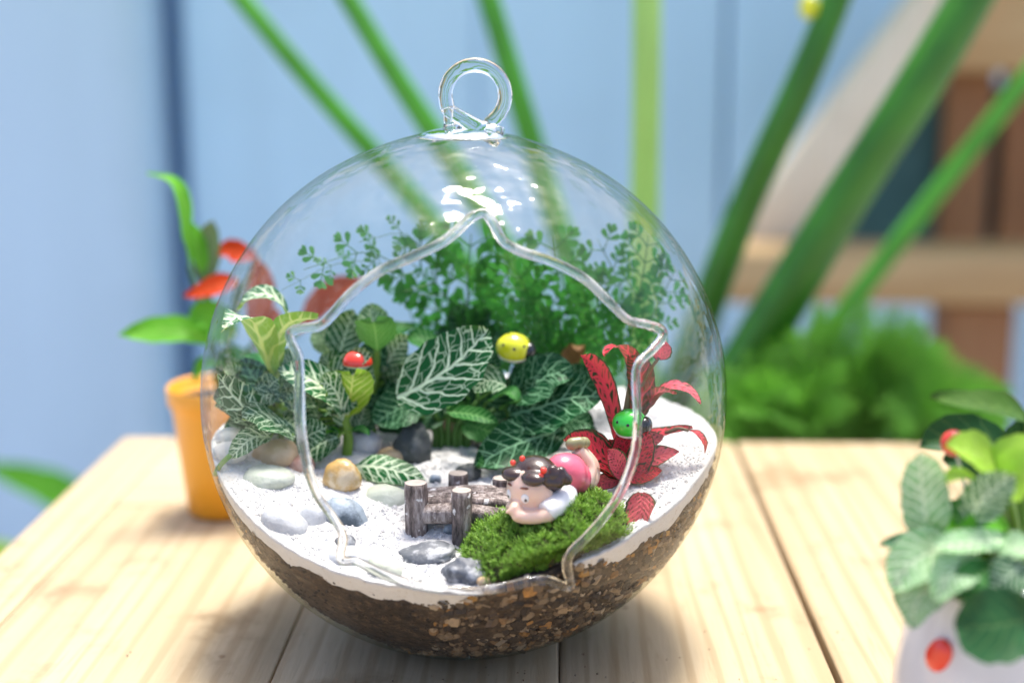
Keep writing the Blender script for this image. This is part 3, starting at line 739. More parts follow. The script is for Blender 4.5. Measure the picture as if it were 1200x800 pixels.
# plant by the left glass
b = root(330, 522); pl = plant('fittonia_plant', b, 'white veined plant with tall curled leaves beside the left glass wall')
stemp(pl, [b, (328, 490, b.y), (322, 455, b.y-.1), (318, 432, b.y-.2)], .11, .08)
Y = b.y
lf(pl, [(319, 442, Y-.2), (306, 402, Y-.5), (294, 374, Y-1.0), (274, 373, Y-1.7), (259, 390, Y-2.2)], 46, BK+V((.5, 0, 0)), 'fit_pale', cup=.10)
lf(pl, [(326, 442, Y-.2), (323, 405, Y-.4), (335, 382, Y-.8), (352, 374, Y-1.2), (372, 374, Y-1.5)], 26, BK, 'fit_pale', cup=.18)
lf(pl, [(337, 380, Y+.6), (330, 356, Y+.6), (312, 344, Y+.5), (292, 350, Y+.4), (280, 364, Y+.3)], 26, UPN, 'fit_pale', node=(324, 440, Y))
lf(pl, [(318, 505, Y-.8), (297, 488, Y-1.2), (272, 462, Y-1.6), (254, 438, Y-1.9)], 40, TC+V((.3, 0, 0)), 'fit', node=(326, 480, Y))
lf(pl, [(345, 512, Y-1.3), (325, 497, Y-1.6), (300, 487, Y-1.8), (284, 492, Y-2.0)], 52, UPN, 'fit', node=(328, 490, Y), cup=.02)
lf(pl, [(318, 512, Y-1.6), (298, 512, Y-1.9), (284, 522, Y-2.2), (270, 537, Y-2.4)], 27, TC, 'fit_pale', node=(328, 500, Y))
lf(pl, [(330, 470, Y-.4), (318, 462, Y-.7), (306, 466, Y-.9), (298, 478, Y-1.1)], 26, TC, 'fit', node=(327, 480, Y))
lf(pl, [(322, 430, Y+1.3), (300, 428, Y+1.6), (276, 440, Y+1.8), (262, 462, Y+1.9)], 40, UPN, 'fit_plain', node=(324, 450, Y))
lf(pl, [(330, 470, Y+1.0), (300, 462, Y+1.2), (270, 482, Y+1.2)], 40, TC, 'fit_dark', node=(327, 480, Y))
lf(pl, [(346, 520, Y-.5), (366, 508, Y-.8), (384, 500, Y-.9)], 34, TC, 'fit', node=(330, 500, Y))
for q in (([(332, 500, Y+.6), (350, 472, Y+.8), (368, 454, Y+.9)], 40, 'fit_dark'), ([(330, 488, Y+.9), (344, 452, Y+1.2), (352, 424, Y+1.4)], 40, 'fit'), ([(312, 512, Y-.2), (288, 500, Y-.3), (262, 506, Y-.5)], 36, 'fit'), ([(326, 470, Y+.5), (300, 446, Y+.6), (284, 420, Y+.8)], 40, 'fit_dark')):
    lf(pl, q[0], q[1], TC, q[2], node=(328, 490, Y))
pl[2].tube(spline([P(252, 556, -2.6), P(258, 545, -2.7), P(270, 533, -2.6)], 8), .08, 8)
more(pl, 13, (280, 450, 345, 510), Y-.4, 11, (327, 485, Y), (20, 32))
done(pl)
# second plant: stem rising behind the rim
b = root(406, 532); Y = b.y; pl = plant('fittonia_plant', b, 'white veined plant on a thick pale stem beneath the red mushroom')
stemp(pl, [b, (408, 512, Y), (405, 495, Y), (407, 482, Y)], .17, .13)
lf(pl, [(406, 490, Y-.1), (410, 468, Y-.4), (413, 447, Y-.8), (413, 440, Y-1.0)], 46, BK, 'fit_pale', 'round', cup=.16)
lf(pl, [(412, 478, Y+.3), (416, 455, Y+.4), (419, 436, Y+.6), (421, 420, Y+.9)], 42, TC, 'fit_pale', node=(407, 485, Y))
lf(pl, [(404, 485, Y-.2), (390, 462, Y-.5), (368, 446, Y-.7), (345, 438, Y-.7), (326, 434, Y-.6)], 40, UPN+V((0, -.4, 0)), 'fit_pale')
lf(pl, [(402, 486, Y-.4), (396, 464, Y-.8), (386, 450, Y-1.0), (374, 450, Y-1.2)], 34, TC+V((.4, 0, 0)), 'fit_pale')
lf(pl, [(402, 452, Y+.6), (392, 438, Y+.6), (384, 424, Y+.6), (376, 416, Y+.6)], 34, TC, 'fit', node=(407, 480, Y))
lf(pl, [(397, 512, Y-.3), (380, 518, Y-.6), (362, 530, Y-.9), (348, 546, Y-1.2)], 40, UPN+V((0, -.5, 0)), 'fit', node=(407, 508, Y))
lf(pl, [(400, 508, Y-.2), (388, 504, Y-.3), (376, 510, Y-.5)], 12, UPN, 'bright', node=(406, 512, Y))
lf(pl, [(411, 506, Y-.2), (422, 502, Y-.3), (433, 510, Y-.5)], 12, UPN, 'fit_plain', node=(407, 512, Y))
lf(pl, [(416, 505, Y+.5), (424, 488, Y+.6), (428, 472, Y+.6)], 22, TC, 'fit', node=(407, 508, Y))
lf(pl, [(395, 500, Y+.5), (372, 486, Y+.6), (352, 484, Y+.6), (340, 494, Y+.6)], 46, TC, 'fit_dark', node=(405, 500, Y))
for q in (([(400, 505, Y+.6), (380, 474, Y+.8), (358, 462, Y+.9)], 46, 'fit_dark'), ([(412, 505, Y+.6), (432, 484, Y+.8), (454, 482, Y+.8)], 42, 'fit_dark'), ([(396, 510, Y+.1), (374, 500, Y), (350, 506, Y-.1)], 36, 'fit'), ([(404, 470, Y+.9), (396, 446, Y+1.1), (380, 430, Y+1.2)], 40, 'fit_dark')):
    lf(pl, q[0], q[1], TC, q[2], node=(407, 500, Y))
more(pl, 11, (345, 435, 405, 505), Y-.2, 12, (406, 495, Y), (20, 32))
done(pl)
# third: tall stem with a cup of leaves
b = root(438, 510); Y = b.y; pl = plant('fittonia_plant', b, 'tall white veined plant holding a cup of two leaves on its stem')
stemp(pl, [b, (434, 480, Y), (440, 440, Y), (442, 404, Y)], .15, .11)
lf(pl, [(442, 412, Y-.1), (441, 398, Y-.4), (439, 384, Y-.8), (438, 378, Y-1.0)], 44, BK, 'fit_plain', 'round', cup=.18)
lf(pl, [(441, 404, Y+.2), (438, 388, Y+.4), (436, 372, Y+.6), (434, 357, Y+.8)], 40, TC, 'fit_pale')
lf(pl, [(398, 418, Y+.3), (402, 400, Y+.4), (408, 382, Y+.5), (414, 362, Y+.5)], 42, TC, 'fit', node=(438, 440, Y))
lf(pl, [(386, 414, Y+.5), (382, 402, Y+.5), (380, 390, Y+.6), (384, 378, Y+.7)], 30, TC, 'fit_pale', node=(438, 445, Y))
lf(pl, [(448, 440, Y+.3), (456, 422, Y+.3), (466, 406, Y+.3), (478, 392, Y+.2)], 34, TC, 'fit_pale', node=(440, 445, Y))
lf(pl, [(452, 462, Y+.2), (460, 452, Y+.1), (468, 440, Y), (478, 428, Y-.1)], 30, TC, 'fit', node=(438, 470, Y))
lf(pl, [(446, 450, Y+.5), (468, 428, Y+.7), (490, 418, Y+.8)], 22, UPN, 'fit_plain', node=(440, 455, Y))
lf(pl, [(440, 482, Y-.1), (456, 474, Y-.3), (476, 470, Y-.4), (496, 478, Y-.6)], 44, TC, 'fit_dark', node=(437, 490, Y))
lf(pl, [(440, 400, Y+.6), (462, 386, Y+1.2), (486, 384, Y+1.6)], 30, UPN, 'fit_plain', node=(441, 420, Y))
for q in (([(436, 482, Y+.5), (416, 462, Y+.6), (396, 458, Y+.7)], 44, 'fit_dark'), ([(440, 472, Y+.8), (462, 455, Y+.9), (484, 460, Y+.9)], 42, 'fit_dark'), ([(440, 455, Y+.7), (424, 432, Y+.8), (412, 412, Y+.8)], 42, 'fit'), ([(442, 500, Y+.2), (462, 494, Y+.1), (482, 506, Y)], 30, 'fit_dark')):
    lf(pl, q[0], q[1], TC, q[2], node=(437, 480, Y))
more(pl, 10, (400, 420, 475, 490), Y+.1, 13, (438, 470, Y), (20, 32))
done(pl)
# the big centre plant
b = root(525, 523); Y = b.y; pl = plant('fittonia_plant', b, 'plant with one large white veined leaf in the middle of the globe', stem_mat='stem_dark')
for dx, tx, ty in ((-16, 466, 472), (-8, 500, 470), (0, 528, 470), (9, 560, 470), (16, 580, 480), (22, 560, 490)):
    q = root(525+dx, 523); stemp(pl, [q, (525+dx*1.1, 500, Y), (tx, ty, Y-.3)], .12, .08)
lf(pl, [(466, 466, Y-1.5), (494, 452, Y-1.7), (528, 430, Y-1.8), (552, 408, Y-1.7), (572, 386, Y-1.5)], 78, TC+V((-.1, 0, .1)), 'fit', cup=.05, wav=.03, nu=20, nv=12)
lf(pl, [(592, 452, Y-1.2), (578, 446, Y-1.3), (566, 448, Y-1.4), (556, 460, Y-1.6)], 34, TC, 'fit', node=(560, 470, Y-.3))
lf(pl, [(524, 482, Y-.9), (545, 484, Y-1.1), (564, 488, Y-1.3), (584, 496, Y-1.5)], 20, UPN+V((0, -.5, 0)), 'fit_plain', node=(528, 480, Y-.3))
lf(pl, [(500, 470, Y-.6), (478, 474, Y-.8), (458, 484, Y-1.0), (440, 496, Y-1.1)], 48, TC, 'fit_dark', node=(505, 480, Y-.3))
lf(pl, [(575, 470, Y-.8), (588, 462, Y-1.0), (598, 460, Y-1.2), (606, 470, Y-1.4)], 24, UPN, 'fit_plain', node=(565, 480, Y-.3))
lf(pl, [(560, 450, Y), (570, 430, Y+.2), (580, 410, Y+.3)], 34, TC, 'fit_dark', node=(560, 470, Y-.3))
lf(pl, [(520, 420, Y+.5), (505, 405, Y+.8), (486, 396, Y+1.0), (470, 402, Y+1.1)], 32, UPN, 'fit_plain', node=(528, 460, Y))
for q in (([(530, 482, Y+.3), (510, 462, Y+.4), (488, 440, Y+.4)], 50, 'fit_dark'), ([(550, 482, Y+.4), (580, 468, Y+.5), (602, 446, Y+.5)], 50, 'fit_dark'), ([(545, 472, Y+.7), (556, 442, Y+.8), (566, 410, Y+.8)], 44, 'fit'), ([(520, 492, Y), (500, 488, Y-.1), (478, 498, Y-.2)], 32, 'fit_dark'), ([(542, 496, Y-.2), (564, 502, Y-.4), (592, 512, Y-.6)], 32, 'fit_plain')):
    lf(pl, q[0], q[1], TC, q[2], node=(530, 485, Y))
more(pl, 5, (490, 470, 580, 500), Y, 14, (530, 490, Y), mats=('fit_dark', 'fit_plain', 'fit'))
done(pl)
# broad dark leaves on the right of it
b = root(600, 522); Y = b.y; pl = plant('fittonia_plant', b, 'broad dark leaves with fine pale veins behind the girl figurine', stem_mat='stem_dark')
stemp(pl, [b, (598, 505, Y), (596, 480, Y-.2)], .13, .10)
lf(pl, [(598, 466, Y-.6), (622, 452, Y-.9), (648, 438, Y-1.0), (672, 444, Y-1.1)], 52, TC+V((-.15, 0, .15)), 'fit_dark', node=(596, 480, Y-.2), nu=18, nv=10)
lf(pl, [(598, 486, Y-.8), (630, 478, Y-1.2), (668, 466, Y-1.4), (708, 464, Y-1.5)], 66, TC+V((-.1, 0, .1)), 'fit_dark', node=(596, 488, Y-.2), nu=18, nv=10)
lf(pl, [(662, 502, Y-1.2), (630, 512, Y-1.6), (596, 524, Y-1.9), (556, 546, Y-2.2)], 56, TC+V((.1, 0, .1)), 'fit_dark', node=(600, 495, Y-.2), nu=18, nv=10)
lf(pl, [(594, 530, Y-1.6), (584, 536, Y-1.9), (572, 542, Y-2.1), (558, 548, Y-2.4)], 24, TC, 'fit_plain', node=(598, 510, Y-.2))
lf(pl, [(590, 480, Y-.5), (598, 470, Y-.8), (612, 470, Y-1.0)], 24, UPN, 'fit_plain', node=(596, 485, Y-.2))
lf(pl, [(640, 500, Y-.6), (668, 492, Y-.7), (696, 498, Y-.8)], 40, TC, 'fit_dark', node=(600, 492, Y-.2))
for q in (([(600, 474, Y+.5), (630, 444, Y+.6), (656, 420, Y+.6)], 56, 'fit_dark'), ([(620, 484, Y+.4), (672, 456, Y+.5), (706, 438, Y+.5)], 52, 'fit_dark'), ([(610, 498, Y+.3), (650, 500, Y+.1), (700, 508, Y)], 50, 'fit_dark')):
    lf(pl, q[0], q[1], TC, q[2], node=(598, 490, Y))
done(pl)
# low striped leaf in front
b = root(416, 548); Y = b.y; pl = plant('fittonia_sprig', b, 'single striped leaf lying low on the sand behind the bridge post')
lf(pl, [(416, 546, Y-.3), (440, 546, Y-.5), (468, 552, Y-.6), (498, 562, Y-.8)], 36, UPN+V((0, -.5, 0)), 'fit_pale', node=b, cup=-.08)
done(pl)
# grey blurred plant at the back
b = root(560, 478); Y = min(b.y, 4.6); b.y = Y; pl = plant('fittonia_plant', V((b.x, Y, hh(b.x, Y)-.2)), 'greyish striped plant between the ferns at the back of the globe', stem_mat='stem_dark')
stemp(pl, [V((b.x, Y, hh(b.x, Y)-.2)), (556, 430, Y), (552, 395, Y)], .1, .08)
for pts, wd in (([(553, 400, Y), (542, 378, Y-.2), (528, 352, Y-.3)], 34), ([(553, 400, Y), (560, 376, Y-.2), (572, 352, Y-.3)], 30), ([(553, 402, Y), (530, 396, Y-.3), (508, 398, Y-.5)], 32), ([(555, 402, Y), (580, 396, Y-.3), (600, 402, Y-.5)], 30)):
    lf(pl, pts, wd, TC, 'fit_dark')
done(pl)
# --- red plant
b = root(722, 560); Y = b.y; pl = plant('red_fittonia_plant', b, 'red leaved plant with dark green veined edges by the right glass', stem_mat='stem_red')
stemp(pl, [b, (724, 540, Y), (728, 510, Y+.2), (735, 470, Y+.4), (740, 440, Y+.5)], .10, .07)
lf(pl, [(722, 520, Y+.5), (717, 480, Y+.3), (706, 446, Y+.2), (692, 424, Y), (680, 416, Y-.3)], 25, TC+V((.3, 0, 0)), 'fit_red')
lf(pl, [(740, 455, Y+.5), (741, 425, Y+.4), (731, 408, Y+.1), (716, 408, Y-.1), (708, 418, Y-.3)], 24, BK+V((.5, 0, 0)), 'fit_red', node=(738, 460, Y+.4))
lf(pl, [(744, 500, Y+.4), (752, 460, Y+.2), (748, 430, Y), (738, 418, Y-.2)], 30, BK, 'fit_red')
lf(pl, [(764, 470, Y+.5), (772, 458, Y+.4), (790, 452, Y+.2), (808, 458, Y), (820, 474, Y-.3)], 20, UPN, 'fit_pink', node=(740, 490, Y+.3))
lf(pl, [(760, 480, Y+.4), (764, 466, Y+.2), (776, 458, Y), (792, 462, Y-.3)], 18, BK, 'fit_pink', node=(738, 490, Y+.3))
lf(pl, [(728, 556, Y-.2), (708, 540, Y-.6), (686, 522, Y-.8), (660, 516, Y-.9)], 40, TC+V((.2, 0, .3)), 'fit_red')
lf(pl, [(730, 566, Y-.4), (712, 552, Y-.9), (694, 544, Y-1.1), (676, 546, Y-1.3)], 22, UPN, 'fit_red')
lf(pl, [(730, 562, Y-.2), (731, 540, Y-.3), (732, 520, Y-.3), (728, 504, Y-.2)], 34, TC, 'fit_red')
lf(pl, [(728, 545, Y+.2), (722, 528, Y+.2), (714, 514, Y+.1)], 24, TC, 'fit_red')
lf(pl, [(730, 566, Y-.3), (750, 548, Y-.5), (772, 534, Y-.5), (796, 530, Y-.5)], 26, TC+V((-.3, 0, .3)), 'fit_pink')
lf(pl, [(738, 566, Y-.5), (746, 545, Y-.6), (754, 525, Y-.7), (760, 505, Y-.6)], 30, TC, 'fit_red')
lf(pl, [(734, 530, Y+.4), (760, 512, Y+.3), (784, 506, Y+.2), (812, 502, Y)], 20, UPN, 'fit_red')
lf(pl, [(806, 504, Y), (818, 508, Y-.2), (826, 520, Y-.4), (828, 532, Y-.5)], 10, RT, 'fit_red', node=(780, 508, Y+.2))
lf(pl, [(772, 420, Y-.2), (776, 408, Y-.4), (780, 398, Y-.5)], 24, TC, 'fit_pink', node=(748, 460, Y+.3))
for q in (([(726, 562, Y-.5), (706, 566, Y-.9), (690, 576, Y-1.2)], 20, 'fit_pink'), ([(732, 560, Y-.6), (752, 556, Y-.8), (776, 552, Y-.9)], 24, 'fit_red'), ([(722, 545, Y), (700, 520, Y-.1), (682, 504, Y-.2)], 24, 'fit_red'), ([(736, 545, Y), (754, 520, Y), (778, 512, Y)], 24, 'fit_pink'), ([(728, 560, Y-.7), (722, 540, Y-1.0), (712, 526, Y-1.1)], 24, 'fit_pink')):
    lf(pl, q[0], q[1], TC+V((0, 0, .25)), q[2], node=(728, 555, Y))
done(pl)
b = root(752, 600); Y = b.y; pl = plant('red_fittonia_sprig', b, 'single pink leaf with green edge hanging low at the right glass', stem_mat='stem_red')
q = -4.6
lf(pl, [(752, 577, q), (752, 592, q-.2), (749, 612, q-.4), (744, 632, q-.5)], 36, TC+V((-.3, 0, 0)), 'fit_pink', node=b, pr=.035)
done(pl)
b = root(672, 480); pl = plant('dry_leaf', b, 'curled brown dry leaf beside the red leaves', cat='leaf', stem_mat='stem_red')
lf(pl, [(672, 436, b.y), (670, 420, b.y-.2), (678, 408, b.y-.4), (686, 404, b.y-.7)], 22, TC, 'dry', cup=.3, wav=.2, node=b, pr=.04)
done(pl)

# --- ferns
def frond(mb, pts, wpx, npair=9, lob=4, seed=0, clamp=True, wid=.23, curl=.25):
    """a twice divided frond: rachis, pairs of pinnae, lobed leaflets"""
    rnd = random.Random(seed); c = spline(pts, 40); L = sum((c[i+1]-c[i]).length for i in range(39)); W = wpx
    cl = (lambda p: clampin(p, 7.74)) if clamp else (lambda p: p)
    rr = max(.014, W*.014); mb.tube([cl(p) for p in c[::3]], [rr*(1.6-1.2*i/13) for i in range(len(c[::3]))], 5)
    view = V((rnd.uniform(-.4, .4), -.9, .45)).normalized()
    for i in range(npair):
        f = .22+.78*i/(npair-.5); k = min(int(f*39), 38); T = (c[k+1]-c[k]).normalized(); sd = T.cross(view).normalized(); N = sd.cross(T)
        ln = W*.5*(math.sin(math.pi*(.22+.78*(1-f)*.95))**.8)*rnd.uniform(.85, 1.1)
        for s_ in (-1, 1):
            d = (sd*s_+T*.75+N*rnd.uniform(-curl, curl)).normalized(); o = c[k]
            nl = max(2, int(round(lob*ln/(W*.5)))); lw = ln/nl*.92
            ax = [o+d*ln*(q/nl)+N*(-curl*.35*ln*(q/nl)**2) for q in range(nl+1)]
            mb.tube([cl(o), cl(ax[-1])], [rr*.9, rr*.6], 3, False)
            pn = d.cross(N).normalized()
            for q in range(1, nl+1):
                for t_ in ((-1, 1) if q < nl else (-.7, 0, .7)):
                    ld = (pn*t_+d*(.75 if q < nl else 1.1)+N*rnd.uniform(-.25, .25)).normalized(); l2 = lw*(1.5-.5*q/nl)*rnd.uniform(.85, 1.15)
                    a = ax[q] if q < nl else ax[-1]-d*lw*.5; wv = ld.cross(N).normalized()*l2*wid
                    vs = [a, a+ld*l2*.45+wv*.8, a+ld*l2*.82+wv, a+ld*l2*1.02, a+ld*l2*.82-wv, a+ld*l2*.45-wv*.8]
                    mb.add([cl(v) for v in vs], [(0, 1, 2, 3), (0, 3, 4, 5)])
def fern(name, base, label, fr, mat='fern', cat='fern', clamp=True, group=None):
    t = thing(name, base, label, cat, group)
    for i, (pts, wd) in enumerate(fr):
        mb = MB(); pp = [base]+[P(*q) for q in pts]; frond(mb, pp, wcm(wd*1.45, pts[0][2]), 7, 3, i*7+len(label), clamp); mb.build('frond', M[mat], t)
    return t
def rt(px, Y): x = P(px, 470, Y).x; return V((x, Y, hh(x, Y)-.2))
fern('fern_plant', rt(560, 4.3), 'green divided fern standing upright under the top of the opening',
     [([(556, 420, 4.2), (548, 340, 3.6), (552, 274, 3.2)], 66), ([(552, 420, 4.2), (525, 350, 3.6), (482, 308, 3.0)], 72), ([(566, 420, 4.2), (590, 360, 3.8), (596, 292, 3.4)], 60),
      ([(558, 430, 4.2), (600, 392, 3.4), (634, 362, 2.8)], 60)])
fern('fern_plant', rt(650, 3.6), 'dense green fern filling the back behind the yellow ladybird',
     [([(655, 420, 3.5), (655, 350, 3.0), (646, 276, 2.6)], 66), ([(650, 420, 3.5), (625, 360, 3.0), (606, 316, 2.4)], 60), ([(660, 420, 3.5), (690, 370, 3.0), (718, 346, 2.4)], 64), ([(660, 430, 3.5), (694, 400, 2.6), (724, 388, 2.0)], 52),
      ([(650, 430, 3.4), (632, 400, 2.6), (612, 386, 1.9)], 52)])
fern('fern_plant', rt(735, 3.2), 'loose fern reaching up behind the right side of the glass',
     [([(738, 400, 3.1), (752, 330, 2.6), (760, 276, 2.2)], 54), ([(738, 410, 3.1), (728, 340, 2.8), (700, 280, 2.4)], 46), ([(740, 420, 3.1), (770, 360, 2.4), (790, 318, 1.8)], 46)])
fern('fern_plant', rt(500, 4.4), 'arching fern whose fronds lie along the upper left rim',
     [([(500, 420, 4.4), (480, 330, 3.2), (430, 296, 1.8), (356, 316, .4)], 44), ([(496, 420, 4.4), (460, 320, 3.2), (400, 308, 1.6), (330, 340, .2)], 28), ([(505, 420, 4.4), (512, 340, 3.6), (480, 276, 2.6), (420, 284, 1.4)], 36)])

# --- ladybirds and mushroom picks
def ladybird(c, r, face, shell, label, spots=True):
    """dome shell, small black head at the face end, dots and a seam"""
    c = V(c); f = V(face).normalized(); z = (V((0, -.25, 1))-f*V((0, -.25, 1)).dot(f)).normalized(); s_ = z.cross(f); M3 = Matrix((f, s_, z)).transposed()
    t = thing('ladybird_ornament', c-z*r*.7, label, 'ladybird')
    mb = MB(); mb.ell(c, (r*1.12, r, r*.92), M3, 28, 18); sh = mb.build('shell', M[shell], t)
    mb = MB(); mb.ell(c+f*r*1.0-z*r*.08, (r*.45, r*.62, r*.56), M3, 20, 12); mb.build('head', M['black_g'], t)
    mb = MB(); mb.ell(c-z*r*.55, (r*.98, r*.86, r*.30), M3, 20, 10); mb.build('belly', M['cream'], t)
    def on(a, e): d = f*math.cos(R(a))*math.cos(R(e))+s_*math.sin(R(a))*math.cos(R(e))+z*math.sin(R(e)); return c+V(M3 @ V((d.dot(f)*r*1.12, d.dot(s_)*r, d.dot(z)*r*.92))), d
    if spots:
        for a, e in ((40, 30), (80, 22), (125, 28), (60, 62), (-40, 30), (-80, 22), (-125, 28), (150, 62), (100, 52)):
            p, d = on(a, e); q = d.to_track_quat('Z', 'Y').to_matrix(); MB().ell(p, (r*.10, r*.10, r*.03), q, 10, 6).build('spot', M['black_g'], sh)
    pts = [on(0 if e <= 90 else 180, e if e <= 90 else 180-e)[0] for e in range(20, 166, 6)]
    MB().tube(pts, r*.025, 6).build('seam', M['black_g'], sh)
    return t
yl = P(602, 407, 1.3); ladybird(yl, .50, (.96, -.12, -.10), 'yellow_g', 'yellow ladybird with black dots perched above the large veined leaf')
gl = P(738, 496, root(722, 560).y-.25); ladybird(gl, .46, (.93, -.35, .05), 'green_g', 'green ladybird with black dots on the red leaves')
mp = P(419, 424, .2); t = thing('mushroom_ornament', P(419, 445, .2), 'tiny red mushroom with a white underside on a striped leaf', 'mushroom')
MB().lathe(mp, [(.46, -.06), (.455, .03), (.42, .14), (.34, .25), (.22, .32), (.10, .355), (.002, .36)], 32).build('cap', M['red_matte'], t)
MB().lathe(mp, [(.002, -.17), (.30, -.17), (.37, -.14), (.40, -.07), (.44, -.065)], 32).build('gills', M['white_g'], t)
MB().tube([mp+V((0, 0, -.14)), mp+V((0, .02, -.5))], .12, 12).build('stalk', M['cream'], t)

# --- the girl figurine, lying on the moss, chin on her arms
Yh = mc.y+.05
hc = P(622, 571, Yh)
girl = thing('girl_figurine', hc-V((0, 0, .9)), 'resin figurine of a girl in pink lying on the moss, chin on arms', 'figurine')
fd = V((-.58, -.79, -.16)).normalized(); rgt = fd.cross(V((0, 0, 1))).normalized(); uu = rgt.cross(fd)   # facing, her right on screen-left side
HM = Matrix((rgt, fd, uu)).transposed()
def remesh(o, vox, it=6):
    r = o.modifiers.new('remesh', 'REMESH'); r.mode = 'VOXEL'; r.voxel_size = vox*S; r.use_smooth_shade = True
    s_ = o.modifiers.new('smooth', 'SMOOTH'); s_.factor = .5; s_.iterations = it
body = MB()
body.ell(hc, (.68, .66, .66), HM, 28, 18)
body.ell(hc+fd*.20-uu*.24, (.54, .44, .38), HM, 24, 14)                     # cheeks and jaw
body.ell(hc+fd*.655-uu*.14, (.055, .055, .05), HM, 14, 10)                     # nose
for s_ in (-1, 1): body.ell(hc+rgt*.64*s_-uu*.10+fd*.02, (.10, .15, .18), HM, 14, 10)   # ears
a0 = P(600, 595, Yh-.70); a1 = P(610, 605, Yh-.72); a2 = P(638, 604, Yh-.70); a3 = P(658, 588, Yh-.2); a4 = P(662, 576, Yh+.5)
body.tube(spline([a0, a1, a2, a3, a4], 24), [.15]*4+[.19]*8+[.24]*12, 14)
b0 = P(600, 594, Yh-.1); b1 = P(606, 596, Yh+.2); body.tube(spline([a0+V((.1, -.02, .02)), b0, b1, P(630, 575, Yh+.9)], 14), [.16]*5+[.2]*9, 12)
for k in range(4): body.ell(a0+V((.07*k-.12, -.05, -.09+.05*k)), (.065, .10, .055), HM, 10, 8)      # fingers under the chin
body.tube([hc-fd*.4-uu*.3, P(655, 565, Yh+.7)], [.3, .38], 14)             # neck
hip = P(674, 560, Yh+1.1)
for dx, dy in ((0, 0), (12, .40)):                                          # thighs, then calves bent up
    k0 = P(684+dx*.4, 560, Yh+1.15+dy); k1 = P(689+dx*.3, 545, Yh+1.3+dy); f0 = P(676+dx*.3, 526, Yh+1.15+dy)
    body.tube(spline([hip, k0, k1, f0], 18), [.36]*6+[.34, .32, .30, .28, .26, .25, .24, .23, .22, .21, .2, .2], 14)
bo = body.build('body', M['skin'], girl); remesh(bo, .045)
mb = MB(); mb.tube(spline([P(650, 562, Yh+.5), P(660, 554, Yh+.7), P(670, 554, Yh+.9), P(678, 560, Yh+1.05)], 20), [.40+.16*math.sin(math.pi*min(1, i/14)) for i in range(20)], 22)
mb.ell(P(664, 555, Yh+.8), .60, None, 22, 14); mb.ell(P(672, 560, Yh+1.0), (.52, .5, .54), None, 22, 14)
o = mb.build('dress', M['pink'], girl); remesh(o, .045, 4)
mb = MB(); mb.tube(spline([P(638, 601, Yh-.66), P(650, 593, Yh-.40), P(661, 582, Yh+.15), P(664, 572, Yh+.7)], 16), [.27, .30, .31, .32, .33, .34, .35, .36, .37, .37, .37, .36, .34, .32, .28, .2], 18)
o = mb.build('sleeve', M['white_g'], girl); remesh(o, .04, 4)
mb = MB(); mb.ell(hc-fd*.24+uu*.20, (.76, .64, .62), HM, 30, 18)
for a in (-.34, .34): mb.ell(hc+rgt*a+fd*.27+uu*.45, (.38, .28, .20), HM, 18, 12)      # fringe
o = mb.build('hair', M['hair'], girl); remesh(o, .04, 3)
pc = P(650, 558, Yh-.30)
mb = MB()
for dx, dy, dz, r in ((0, 0, 0, .24), (.24, .02, .05, .24), (.46, .03, -.02, .22), (.12, -.05, -.14, .2), (.34, -.04, -.15, .22), (.60, .03, -.10, .17), (.22, 0, .16, .17), (.45, .02, .13, .15)): mb.ell(pc+V((dx-.28, dy, dz)), r, None, 16, 10)
o = mb.build('pigtail', M['hair'], girl); remesh(o, .03, 2)
for px, py, dy, r in ((637, 551, -.58, .095), (634, 557, -.60, .075), (601, 542, -.56, .08), (612, 537, -.32, .08)):
    MB().ell(P(px, py, Yh+dy), r, None, 14, 10).build('hair_tie', M['red_matte'], girl)
def onhead(a, e, k=1.0):
    d = (fd*math.cos(R(a))*math.cos(R(e))+rgt*math.sin(R(a))*math.cos(R(e))+uu*math.sin(R(e))); return hc+V(HM @ V((d.dot(rgt)*.68, d.dot(fd)*.66, d.dot(uu)*.66)))*k, d
for a in (28, -22):
    p, d = onhead(a, -2, .985); q = d.to_track_quat('Z', 'Y').to_matrix()
    e = MB().ell(p, (.115, .145, .05), q, 18, 12).build('eye', M['white_g'], girl)
    p2, d2 = onhead(a-2, -4, 1.03); MB().ell(p2, (.05, .06, .03), q, 12, 8).build('pupil', M['black_g'], e)
    p3, _ = onhead(a, 24, 1.0); MB().ell(p3, (.13, .035, .035), q, 12, 8).build('eyebrow', M['brown_p'], girl)
for dx, dy in ((0, 0), (12, .40)):
    a, b_ = P(664+dx*.5, 523, Yh+1.05+dy), P(686+dx*.4, 519, Yh+1.2+dy)
    mb = MB(); mb.tube(spline([a, a.lerp(b_, .5)+V((0, 0, .06)), b_], 12), [.09, .14, .17, .18, .18, .17, .16, .17, .17, .16, .13, .08], 14); o = mb.build('shoe', M['shoe'], girl)

